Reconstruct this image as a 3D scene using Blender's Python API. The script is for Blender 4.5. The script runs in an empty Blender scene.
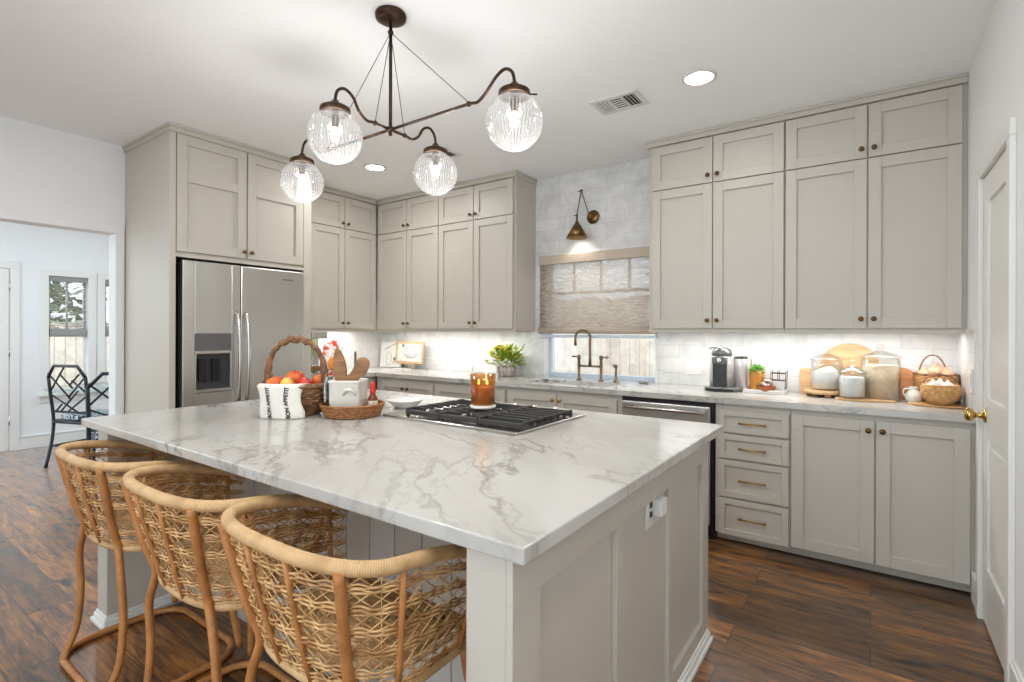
import bpy, bmesh, math, random
from mathutils import Vector, Matrix
random.seed(7)
S = bpy.context.scene
COL = S.collection
PI = math.pi

# ------------------------------------------------------------------ camera
cam_d = bpy.data.cameras.new('camera'); cam = bpy.data.objects.new('camera', cam_d); COL.objects.link(cam)
cam_d.sensor_width = 36.0; cam_d.lens = 513.2 / 1024 * 36; cam_d.shift_y = -0.0087
cam_d.clip_start = .05
cam.matrix_world = (Matrix.Translation((0, 0, 1.318)) @ Matrix.Rotation(math.radians(35.0), 4, 'Z')
                    @ Matrix.Rotation(PI / 2, 4, 'X') @ Matrix.Rotation(math.radians(.2), 4, 'Z'))
S.camera = cam

# ------------------------------------------------------------------ world, sun, exposure
W = bpy.data.worlds.new('daylight'); S.world = W; W.use_nodes = True
wn = W.node_tree.nodes; wl = W.node_tree.links
bg = wn['Background']
bg.inputs[0].default_value = (.80, .91, 1.0, 1); bg.inputs[1].default_value = 2.5
sd = bpy.data.lights.new('sun', 'SUN'); sd.energy = 1.5; sd.angle = .02; sd.color = (1, .96, .9)
sun = bpy.data.objects.new('sun', sd); COL.objects.link(sun)
sun.rotation_euler = Vector((-.35, .55, -1)).to_track_quat('-Z', 'Y').to_euler()
S.view_settings.view_transform = 'Standard'; S.view_settings.look = 'None'
S.view_settings.exposure = 0.34; S.view_settings.gamma = 1; S.view_settings.use_curve_mapping = False
S.cycles.max_bounces = 10; S.cycles.transparent_max_bounces = 24
S.cycles.diffuse_bounces = 5; S.cycles.sample_clamp_indirect = 6

def area(name, loc, sx, sy, power, color=(1, .93, .84), rot=(0, 0, 0), spread=PI):
    d = bpy.data.lights.new(name, 'AREA'); d.shape = 'RECTANGLE'; d.size = sx; d.size_y = sy
    d.energy = power; d.color = color; d.spread = spread
    o = bpy.data.objects.new(name, d); o.location = loc; o.rotation_euler = rot; COL.objects.link(o); return o

# ------------------------------------------------------------------ materials
def mat(name):
    m = bpy.data.materials.new(name); m.use_nodes = True
    return m, m.node_tree.nodes, m.node_tree.links, m.node_tree.nodes['Principled BSDF']
def lin(c):
    return tuple(((x / 255 + .055) / 1.055) ** 2.4 if x / 255 > .04045 else x / 255 / 12.92 for x in c) + (1,)
def ramp(n, stops):
    r = n.new('ShaderNodeValToRGB'); e = r.color_ramp.elements
    while len(e) < len(stops): e.new(.5)
    for i, (p, c) in enumerate(stops): e[i].position = p; e[i].color = c if len(c) == 4 else c + (1,)
    return r
def noise(n, l, co, scale, detail=3, rough=.5, dist=0):
    t = n.new('ShaderNodeTexNoise'); t.inputs['Scale'].default_value = scale; t.inputs['Detail'].default_value = detail
    t.inputs['Roughness'].default_value = rough; t.inputs['Distortion'].default_value = dist
    if co is not None: l.new(co, t.inputs['Vector'])
    return t
def coords(n, l, scale=(1, 1, 1), rot=(0, 0, 0), world=True):
    mp = n.new('ShaderNodeMapping'); mp.inputs['Scale'].default_value = scale; mp.inputs['Rotation'].default_value = rot
    if world: l.new(n.new('ShaderNodeNewGeometry').outputs['Position'], mp.inputs['Vector'])
    else: l.new(n.new('ShaderNodeTexCoord').outputs['Object'], mp.inputs['Vector'])
    return mp.outputs[0]
def plain(name, c, rough=.5, metal=0, var=.06, scale=20, bump=0, world=True, spec=.5, nscale=(1, 1, 1)):
    m, n, l, b = mat(name); c = lin(c)
    t = noise(n, l, coords(n, l, nscale, world=world), scale, 4)
    r = ramp(n, [(.3, tuple(x * (1 - var) for x in c[:3])), (.7, tuple(min(1, x * (1 + var)) for x in c[:3]))])
    l.new(t.outputs['Fac'], r.inputs[0]); l.new(r.outputs[0], b.inputs['Base Color'])
    b.inputs['Roughness'].default_value = rough; b.inputs['Metallic'].default_value = metal
    b.inputs['Specular IOR Level'].default_value = spec
    if bump:
        u = n.new('ShaderNodeBump'); u.inputs['Strength'].default_value = bump; u.inputs['Distance'].default_value = .01
        l.new(t.outputs['Fac'], u.inputs['Height']); l.new(u.outputs[0], b.inputs['Normal'])
    return m
def emit(name, c, s):
    m, n, l, b = mat(name); b.inputs['Base Color'].default_value = lin(c)
    b.inputs['Emission Color'].default_value = lin(c); b.inputs['Emission Strength'].default_value = s; return m
def clear(name, tint=(1, 1, 1), gloss=.12, haze=0., hazec=(1, 1, 1), ribs=0):
    m, n, l, b = mat(name); n.remove(b); out = n['Material Output']
    t = n.new('ShaderNodeBsdfTransparent'); t.inputs[0].default_value = tint + (1,)
    g = n.new('ShaderNodeBsdfGlossy'); g.inputs['Roughness'].default_value = .03
    fr = n.new('ShaderNodeLayerWeight'); fr.inputs[0].default_value = gloss * 2
    mx = n.new('ShaderNodeMixShader'); l.new(fr.outputs['Facing'], mx.inputs[0])
    ml = n.new('ShaderNodeMath'); ml.operation = 'MULTIPLY'; ml.inputs[1].default_value = .55
    l.new(fr.outputs['Facing'], ml.inputs[0]); l.new(ml.outputs[0], mx.inputs[0])
    l.new(t.outputs[0], mx.inputs[1]); l.new(g.outputs[0], mx.inputs[2]); res = mx
    if haze:
        d = n.new('ShaderNodeBsdfTranslucent'); d.inputs[0].default_value = hazec + (1,)
        d2 = n.new('ShaderNodeBsdfDiffuse'); d2.inputs[0].default_value = hazec + (1,)
        a = n.new('ShaderNodeMixShader'); a.inputs[0].default_value = .35; l.new(d.outputs[0], a.inputs[1]); l.new(d2.outputs[0], a.inputs[2])
        x = n.new('ShaderNodeMixShader'); x.inputs[0].default_value = haze; l.new(mx.outputs[0], x.inputs[1]); l.new(a.outputs[0], x.inputs[2]); res = x
    if ribs:
        gr = n.new('ShaderNodeTexGradient'); gr.gradient_type = 'RADIAL'; l.new(n.new('ShaderNodeTexCoord').outputs['Object'], gr.inputs[0])
        m1 = n.new('ShaderNodeMath'); m1.operation = 'MULTIPLY'; m1.inputs[1].default_value = 2 * PI * ribs; l.new(gr.outputs['Fac'], m1.inputs[0])
        m2 = n.new('ShaderNodeMath'); m2.operation = 'SINE'; l.new(m1.outputs[0], m2.inputs[0])
        m3 = n.new('ShaderNodeMath'); m3.operation = 'MULTIPLY_ADD'; m3.inputs[1].default_value = haze * .9; m3.inputs[2].default_value = haze; l.new(m2.outputs[0], m3.inputs[0]); l.new(m3.outputs[0], x.inputs[0])
        rc = ramp(n, [(.25, (1, 1, 1)), (.75, (.70, .71, .72))]); m4 = n.new('ShaderNodeMath'); m4.operation = 'MULTIPLY_ADD'; m4.inputs[1].default_value = .5; m4.inputs[2].default_value = .5  # alternate ribs tinted darker in colour to imitate their light and shade
        l.new(m2.outputs[0], m4.inputs[0]); l.new(m4.outputs[0], rc.inputs[0]); l.new(rc.outputs[0], t.inputs[0])
    l.new(res.outputs[0], out.inputs[0]); return m

def marble():
    m, n, l, b = mat('marble'); co = coords(n, l, (1, 1, 1), (0, 0, .6))
    w = noise(n, l, co, 1.1, 6, .55)
    mix = n.new('ShaderNodeVectorMath'); mix.operation = 'MULTIPLY_ADD'; mix.inputs[1].default_value = (.36,) * 3
    l.new(w.outputs['Color'], mix.inputs[0]); l.new(co, mix.inputs[2])
    def vein(scale, width, dark, vsc=(1, 1, 1)):
        mp = n.new('ShaderNodeMapping'); mp.inputs['Scale'].default_value = vsc; l.new(mix.outputs[0], mp.inputs[0])
        t = noise(n, l, mp.outputs[0], scale, 5, .58)
        s = n.new('ShaderNodeMath'); s.operation = 'SUBTRACT'; s.inputs[1].default_value = .5; l.new(t.outputs['Fac'], s.inputs[0])
        a = n.new('ShaderNodeMath'); a.operation = 'ABSOLUTE'; l.new(s.outputs[0], a.inputs[0])
        r = ramp(n, [(0, (dark, dark * .97, dark * .93)), (width, (1, 1, 1))]); l.new(a.outputs[0], r.inputs[0]); return r
    v1 = vein(1.5, .020, .34, (.6, 1.7, 1)); v2 = vein(3.2, .016, .62, (.6, 1.6, 1)); v3 = vein(.8, .09, .84, (.6, 1.5, 1))
    mask = noise(n, l, co, 1.5, 3); mr = ramp(n, [(.39, (.1,) * 3), (.60, (1, 1, 1))]); l.new(mask.outputs['Fac'], mr.inputs[0])
    sx = n.new('ShaderNodeSeparateXYZ'); l.new(n.new('ShaderNodeNewGeometry').outputs['Position'], sx.inputs[0])
    mr2 = n.new('ShaderNodeMapRange'); mr2.inputs['From Min'].default_value = -1.0; mr2.inputs['From Max'].default_value = -2.1; mr2.inputs['To Min'].default_value = .55; mr2.inputs['To Max'].default_value = 1; l.new(sx.outputs[0], mr2.inputs['Value'])
    mm = n.new('ShaderNodeMath'); mm.operation = 'MULTIPLY'; l.new(mr.outputs[0], mm.inputs[0]); l.new(mr2.outputs[0], mm.inputs[1])
    def mul(a, bb, fac=1.0, facsock=None):
        x = n.new('ShaderNodeMix'); x.data_type = 'RGBA'; x.blend_type = 'MULTIPLY'; x.inputs[0].default_value = fac
        if facsock is not None: l.new(facsock, x.inputs[0])
        l.new(a, x.inputs[6]); l.new(bb, x.inputs[7]); return x.outputs[2]
    base = ramp(n, [(.3, lin((182, 180, 175))), (.7, lin((200, 198, 193)))]); l.new(mask.outputs['Fac'], base.inputs[0])
    c = mul(base.outputs[0], v1.outputs[0], 1, mm.outputs[0]); c = mul(c, v2.outputs[0], .8, mm.outputs[0]); c = mul(c, v3.outputs[0], .6)
    l.new(c, b.inputs['Base Color']); b.inputs['Roughness'].default_value = .2
    return m
def planks():
    m, n, l, b = mat('wood_planks'); co = coords(n, l)
    br = n.new('ShaderNodeTexBrick'); l.new(co, br.inputs['Vector']); br.offset = .37; br.offset_frequency = 2; br.squash = 1
    br.inputs['Scale'].default_value = 1; br.inputs['Brick Width'].default_value = 1.35; br.inputs['Row Height'].default_value = .165
    br.inputs['Mortar Size'].default_value = .0022; br.inputs['Mortar Smooth'].default_value = .2
    br.inputs['Color1'].default_value = (0, 0, 0, 1); br.inputs['Color2'].default_value = (1, 1, 1, 1); br.inputs['Mortar'].default_value = (.5, .5, .5, 1)
    sep = n.new('ShaderNodeSeparateColor'); l.new(br.outputs['Color'], sep.inputs[0])
    # shift the grain from plank to plank
    ofs = n.new('ShaderNodeVectorMath'); ofs.operation = 'SCALE'; ofs.inputs['Scale'].default_value = 7.3; l.new(br.outputs['Color'], ofs.inputs[0])
    add = n.new('ShaderNodeVectorMath'); add.operation = 'ADD'; l.new(co, add.inputs[0]); l.new(ofs.outputs[0], add.inputs[1])
    mp = n.new('ShaderNodeMapping'); mp.inputs['Scale'].default_value = (1.4, 9, 1); l.new(add.outputs[0], mp.inputs[0])
    g = noise(n, l, mp.outputs[0], 2.2, 8, .68, .8)
    mp2 = n.new('ShaderNodeMapping'); mp2.inputs['Scale'].default_value = (2.2, 7, 1); l.new(add.outputs[0], mp2.inputs[0])
    k = noise(n, l, mp2.outputs[0], 1.7, 2, .5, .3)
    cr = ramp(n, [(.30, lin((42, 27, 14))), (.43, lin((116, 76, 34))), (.56, lin((170, 116, 54))), (.72, lin((214, 160, 88)))]); l.new(g.outputs['Fac'], cr.inputs[0])
    tint = ramp(n, [(0, lin((160, 158, 156))), (.4, lin((212, 204, 194))), (1, lin((255, 244, 230)))]); l.new(sep.outputs[0], tint.inputs[0])
    x = n.new('ShaderNodeMix'); x.data_type = 'RGBA'; x.blend_type = 'MULTIPLY'; x.inputs[0].default_value = 1
    l.new(cr.outputs[0], x.inputs[6]); l.new(tint.outputs[0], x.inputs[7])
    mp3 = n.new('ShaderNodeMapping'); mp3.inputs['Scale'].default_value = (5, 95, 1); l.new(add.outputs[0], mp3.inputs[0])
    fs = noise(n, l, mp3.outputs[0], 1.3, 4, .65, .4); fr_ = ramp(n, [(.34, (.42, .38, .34)), (.56, (1.12, 1.1, 1.06))]); l.new(fs.outputs['Fac'], fr_.inputs[0])
    x2 = n.new('ShaderNodeMix'); x2.data_type = 'RGBA'; x2.blend_type = 'MULTIPLY'; x2.inputs[0].default_value = .8; l.new(x.outputs[2], x2.inputs[6]); l.new(fr_.outputs[0], x2.inputs[7]); x = x2
    kr = ramp(n, [(.27, lin((48, 36, 28))), (.38, (1, 1, 1))]); l.new(k.outputs['Fac'], kr.inputs[0])
    y = n.new('ShaderNodeMix'); y.data_type = 'RGBA'; y.blend_type = 'MULTIPLY'; y.inputs[0].default_value = 1
    l.new(x.outputs[2], y.inputs[6]); l.new(kr.outputs[0], y.inputs[7])
    z = n.new('ShaderNodeMix'); z.data_type = 'RGBA'; l.new(br.outputs['Fac'], z.inputs[0]); l.new(y.outputs[2], z.inputs[6]); z.inputs[7].default_value = lin((26, 16, 11))
    l.new(z.outputs[2], b.inputs['Base Color'])
    b.inputs['Coat Weight'].default_value = .55; b.inputs['Coat Roughness'].default_value = .22; b.inputs['Specular IOR Level'].default_value = .3
    b.inputs['Sheen Weight'].default_value = .7; b.inputs['Sheen Roughness'].default_value = .25; b.inputs['Sheen Tint'].default_value = (.82, .91, 1, 1)  # bluish sheen tint imitates daylight glancing off the boards
    rr = ramp(n, [(.3, (.24,) * 3), (.7, (.40,) * 3)]); l.new(g.outputs['Fac'], rr.inputs[0]); l.new(rr.outputs[0], b.inputs['Roughness'])
    bu = n.new('ShaderNodeBump'); bu.inputs['Strength'].default_value = .25; bu.inputs['Distance'].default_value = .004
    l.new(g.outputs['Fac'], bu.inputs['Height']); l.new(bu.outputs[0], b.inputs['Normal'])
    return m
def tiles(name, c1, c2, mortar, bw, rh, axis, rough=.2, marb=.1):
    m, n, l, b = mat(name); geo = n.new('ShaderNodeNewGeometry'); sp = n.new('ShaderNodeSeparateXYZ'); l.new(geo.outputs['Position'], sp.inputs[0])
    cb = n.new('ShaderNodeCombineXYZ'); l.new(sp.outputs[0 if axis == 'x' else 1], cb.inputs[0]); l.new(sp.outputs[2], cb.inputs[1])
    br = n.new('ShaderNodeTexBrick'); l.new(cb.outputs[0], br.inputs['Vector']); br.offset = .5
    br.inputs['Scale'].default_value = 1; br.inputs['Brick Width'].default_value = bw; br.inputs['Row Height'].default_value = rh
    br.inputs['Mortar Size'].default_value = .0018; br.inputs['Mortar Smooth'].default_value = .3
    br.inputs['Color1'].default_value = lin(c1); br.inputs['Color2'].default_value = lin(c2); br.inputs['Mortar'].default_value = lin(mortar)
    t = noise(n, l, geo.outputs['Position'], 5, 6, .6, 1.2); r = ramp(n, [(.35, (1 - marb,) * 3), (.6, (1, 1, 1))]); l.new(t.outputs['Fac'], r.inputs[0])
    x = n.new('ShaderNodeMix'); x.data_type = 'RGBA'; x.blend_type = 'MULTIPLY'; x.inputs[0].default_value = 1
    l.new(br.outputs['Color'], x.inputs[6]); l.new(r.outputs[0], x.inputs[7]); l.new(x.outputs[2], b.inputs['Base Color'])
    b.inputs['Roughness'].default_value = rough
    bu = n.new('ShaderNodeBump'); bu.inputs['Strength'].default_value = .3; bu.inputs['Distance'].default_value = .002; bu.invert = True
    l.new(br.outputs['Fac'], bu.inputs['Height']); l.new(bu.outputs[0], b.inputs['Normal']); return m
def steel(name, c=(196, 194, 190), rough=.3, vertical=True):
    m, n, l, b = mat(name); b.inputs['Metallic'].default_value = 1
    t = noise(n, l, coords(n, l, (2, 2, 12) if not vertical else (12, 12, 2)), 1, 2)
    r = ramp(n, [(.3, lin(tuple(x - 4 for x in c))), (.7, lin(c))]); l.new(t.outputs['Fac'], r.inputs[0]); l.new(r.outputs[0], b.inputs['Base Color'])
    rr = ramp(n, [(.3, (rough - .015,) * 3), (.7, (rough + .02,) * 3)]); l.new(t.outputs['Fac'], rr.inputs[0]); l.new(rr.outputs[0], b.inputs['Roughness'])
    return m
def wrapped(name, c1, c2, pitch=.006, rough=.5):
    """cane wound round a pole: bands along the tube's own length"""
    m, n, l, b = mat(name); uv = n.new('ShaderNodeUVMap'); sp = n.new('ShaderNodeSeparateXYZ'); l.new(uv.outputs[0], sp.inputs[0])
    mu = n.new('ShaderNodeMath'); mu.operation = 'MULTIPLY'; mu.inputs[1].default_value = 2 * PI / pitch; l.new(sp.outputs[0], mu.inputs[0])
    sn = n.new('ShaderNodeMath'); sn.operation = 'SINE'; l.new(mu.outputs[0], sn.inputs[0])
    t = noise(n, l, coords(n, l, world=False), 14, 4, .6)
    ad = n.new('ShaderNodeMath'); ad.operation = 'MULTIPLY_ADD'; ad.inputs[1].default_value = .10; l.new(sn.outputs[0], ad.inputs[0]); l.new(t.outputs['Fac'], ad.inputs[2])
    r = ramp(n, [(.22, lin(c1)), (.72, lin(c2))]); l.new(ad.outputs[0], r.inputs[0]); l.new(r.outputs[0], b.inputs['Base Color'])
    b.inputs['Roughness'].default_value = rough
    bu = n.new('ShaderNodeBump'); bu.inputs['Strength'].default_value = .3; bu.inputs['Distance'].default_value = .001
    l.new(sn.outputs[0], bu.inputs['Height']); l.new(bu.outputs[0], b.inputs['Normal']); return m
def woven_shade(name='woven_shade', c1=(186, 168, 152), c2=(238, 228, 216), through=.3):
    m, n, l, b = mat(name); out = n['Material Output']
    t = noise(n, l, coords(n, l, (9, 9, 95)), 1.4, 5, .7)
    r = ramp(n, [(.36, lin(c1)), (.62, lin(c2))]); l.new(t.outputs['Fac'], r.inputs[0]); l.new(r.outputs[0], b.inputs['Base Color']); b.inputs['Roughness'].default_value = .8
    tl = n.new('ShaderNodeBsdfTranslucent'); l.new(r.outputs[0], tl.inputs[0])
    tr = n.new('ShaderNodeBsdfTransparent')
    a = n.new('ShaderNodeMixShader'); a.inputs[0].default_value = .5; l.new(b.outputs[0], a.inputs[1]); l.new(tl.outputs[0], a.inputs[2])
    hr = ramp(n, [(.42, (through * 1.5,) * 3), (.6, (through * .45,) * 3)]); l.new(t.outputs['Fac'], hr.inputs[0])
    x = n.new('ShaderNodeMixShader'); l.new(hr.outputs[0], x.inputs[0]); l.new(a.outputs[0], x.inputs[1]); l.new(tr.outputs[0], x.inputs[2])
    l.new(x.outputs[0], out.inputs[0]); return m
def wood(name, c1, c2, rough=.5, scale=(3, 22, 22)):
    m, n, l, b = mat(name); t = noise(n, l, coords(n, l, scale, world=False), 1.6, 6, .6, .6)
    r = ramp(n, [(.3, lin(c1)), (.7, lin(c2))]); l.new(t.outputs['Fac'], r.inputs[0]); l.new(r.outputs[0], b.inputs['Base Color'])
    b.inputs['Roughness'].default_value = rough; return m
def two_tone(name, c1, c2, scale=8, lo=.4, hi=.6, rough=.4, dist=0, nscale=(1, 1, 1)):
    m, n, l, b = mat(name); t = noise(n, l, coords(n, l, nscale, world=False), scale, 4, .6, dist)
    r = ramp(n, [(lo, lin(c1)), (hi, lin(c2))]); l.new(t.outputs['Fac'], r.inputs[0]); l.new(r.outputs[0], b.inputs['Base Color'])
    b.inputs['Roughness'].default_value = rough; return m

M = dict(
    cab=plain('cabinet_paint', (192, 186, 175), .42, var=.012, scale=3),
    wall=plain('wall_paint', (230, 231, 231), .75, var=.012, scale=2, spec=.25),
    ceil=plain('ceiling_paint', (244, 245, 246), .85, var=.01, scale=2, spec=.2),
    trim=plain('trim_paint', (226, 225, 221), .35, var=.01, scale=3),
    marble=marble(), floor=planks(),
    tile=tiles('marble_tile', (228, 227, 225), (219, 219, 217), (196, 196, 194), .305, .102, 'x', marb=.17),
    tile_y=tiles('marble_tile_side', (228, 227, 225), (219, 219, 217), (206, 206, 204), .305, .102, 'y'),
    steel=steel('brushed_steel', (212, 211, 208), .30), steel_h=steel('brushed_steel_bar', (205, 203, 200), .24, False),
    dark=plain('dark_recess', (22, 21, 20), .6), black=plain('black_plastic', (20, 20, 21), .35),
    iron=plain('cast_iron', (52, 50, 49), .55, var=.15, scale=120, bump=.1), chrome=plain('chrome', (215, 215, 215), .12, 1, var=.02),
    bronze=plain('oil_rubbed_bronze', (66, 48, 36), .38, .85, var=.2, scale=40), knob=plain('aged_brass_knob', (112, 86, 58), .35, .9, var=.15, scale=60),
    brass=plain('satin_brass', (186, 148, 88), .28, 1, var=.06, scale=40), antique=plain('antique_brass', (118, 94, 62), .3, 1, var=.25, scale=45),
    polished=plain('polished_brass', (204, 172, 104), .16, 1, var=.05), cooled=plain('brushed_bronze_tap', (128, 108, 86), .3, .95, var=.1, scale=50),
    cream=plain('cream_ceramic', (222, 218, 208), .25, var=.02), white=plain('white_ceramic', (233, 231, 226), .22, var=.015), whitep=plain('white_plastic', (216, 215, 212), .35, var=.01),
    glass=clear('clear_glass', (.95, .96, .96), .2), globe=clear('ribbed_glass', (1, 1, 1), .25, .03, ribs=48), amberg=clear('amber_glass', (.93, .70, .42), .16, .10, (.70, .42, .16)),
    tableglass=clear('table_glass', (.88, .95, .95), .3, .12, (.75, .9, .92)),
    bulb=emit('bulb', (255, 244, 226), 14), led=emit('led_lens', (255, 250, 240), 14), flame=emit('flame', (255, 214, 120), 5),
    cane=wrapped('cane_binding', (166, 128, 84), (216, 180, 130), .0045), pole=wrapped('rattan_pole', (146, 94, 48), (200, 136, 76), .006),
    strand=two_tone('cane_strand', (164, 118, 68), (222, 180, 124), 22), seat=two_tone('rush_seat', (150, 116, 74), (196, 160, 112), 30, nscale=(1, 8, 1)),
    shade=woven_shade(), shade2=woven_shade('thin_woven_shade', (110, 104, 94), (188, 182, 172), .62),
    cloth=plain('shade_hem', (190, 176, 160), .85, var=.08, scale=60, nscale=(1, 1, 6)),
    greyhem=plain('grey_hem', (150, 149, 146), .85, var=.1, scale=60, nscale=(1, 1, 6)),
    fence=tiles('fence_boards', (230, 222, 210), (214, 196, 180), (160, 146, 132), .14, 9, 'x', .8, .25),
    fence_y=tiles('fence_boards_side', (222, 212, 198), (206, 190, 172), (130, 112, 98), .14, 9, 'y', .8, .25),
    leaf=two_tone('leaf_green', (92, 124, 36), (190, 206, 70), 30, .35, .65, .5), leafy=two_tone('leaf_yellow', (176, 170, 48), (226, 214, 92), 25, rough=.5),
    tree=two_tone('tree_leaves', (62, 84, 54), (120, 140, 104), 3, rough=.7), bark=plain('bark', (84, 68, 54), .9),
    navy=plain('navy_lacquer', (26, 32, 42), .3, var=.08), zebra=two_tone('striped_cushion', (40, 50, 66), (214, 224, 230), 9, .48, .52, .8, 1.5, (2, 6, 1)),
    vine=two_tone('vine_wicker', (84, 56, 36), (156, 112, 74), 30, .3, .7, .6), wick=two_tone('honey_wicker', (170, 122, 72), (224, 178, 118), 60, .3, .7, .55),
    seagrass=two_tone('seagrass_coil', (120, 74, 40), (184, 128, 76), 70, .3, .7, .6),
    linen=plain('linen', (226, 222, 212), .9, var=.04, scale=160), ink=plain('black_ink', (38, 38, 44), .8),
    apple=two_tone('apple_red', (196, 58, 28), (226, 120, 48), 16, .38, .66, .22, nscale=(1, 1, .4)),
    apple2=two_tone('apple_deep_red', (168, 26, 24), (206, 62, 36), 14, .4, .7, .2, nscale=(1, 1, .4)),
    apple3=two_tone('apple_streaked', (208, 84, 40), (232, 188, 88), 14, .36, .6, .22, nscale=(1, 1, .4)),
    stemw=plain('stem_brown', (90, 66, 40), .8), wood1=wood('acacia_wood', (112, 74, 42), (168, 120, 72)), wood2=wood('maple_wood', (190, 146, 100), (216, 178, 132)),
    wood3=wood('cherry_board', (186, 118, 70), (214, 150, 98), scale=(4, 4, 26)), frame=wood('oak_frame', (176, 142, 104), (204, 172, 132)),
    red=plain('red_cap', (204, 44, 28), .35), sauce=plain('red_sauce', (120, 52, 26), .15), label=two_tone('paper_label', (196, 186, 166), (226, 218, 200), 60, rough=.7),
    flour=plain('flour', (236, 233, 228), .9, var=.03), oats=two_tone('oats', (208, 182, 150), (230, 210, 182), 160, rough=.9), sugar=plain('sugar', (226, 224, 220), .8),
    wax=plain('amber_wax', (184, 116, 54), .4), paper=plain('paper', (206, 203, 196), .8, var=.02), palegrey=plain('pale_grey_ink', (112, 120, 128), .8), grey=plain('soft_grey', (120, 124, 128), .6), twig=plain('twig_grey', (96, 96, 100), .7),
    amber=plain('amber_bin', (206, 140, 58), .35, var=.15, scale=90), pod=plain('pod_foil', (176, 160, 150), .3, .6, var=.3, scale=30), copper=plain('copper_bowl', (168, 96, 58), .3, .6, var=.1),
    peach=two_tone('peach_onion', (206, 148, 108), (234, 190, 154), 20, rough=.5), garlic=two_tone('garlic_skin', (226, 216, 206), (242, 236, 230), 30, rough=.6),
    fl=two_tone('floral_print', (240, 236, 228), (214, 86, 70), 34, .5, .56, .85), fl2=two_tone('floral_print_green', (96, 120, 92), (110, 84, 120), 30, .45, .55, .85), orange=plain('orange_print', (232, 140, 56), .8),
    towel2=two_tone('grey_pattern_cloth', (200, 204, 202), (120, 128, 130), 60, .5, .56, .9), vent=plain('vent_white', (216, 216, 214), .5), ventd=plain('vent_dark', (66, 62, 58), .8),
    thick=plain('screen_dark', (58, 60, 62), .25), silver=plain('silver_shell', (206, 203, 202), .3, .55, var=.02), smoke=plain('smoke_grey', (112, 112, 112), .28, .5), sash=plain('window_sash', (198, 210, 224), .4),
    ground=plain('ground', (150, 140, 124), .9, var=.1, scale=3), sponge=plain('soap_dish', (170, 176, 180), .4), pot=two_tone('glazed_pot', (140, 120, 118), (214, 204, 200), 26, .4, .6, .3, nscale=(1, 1, .15)),
    plate=plain('switch_white', (214, 213, 210), .4, var=.01), shiplap=plain('island_back_paint', (190, 185, 176), .45, var=.012, scale=3),
)

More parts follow.
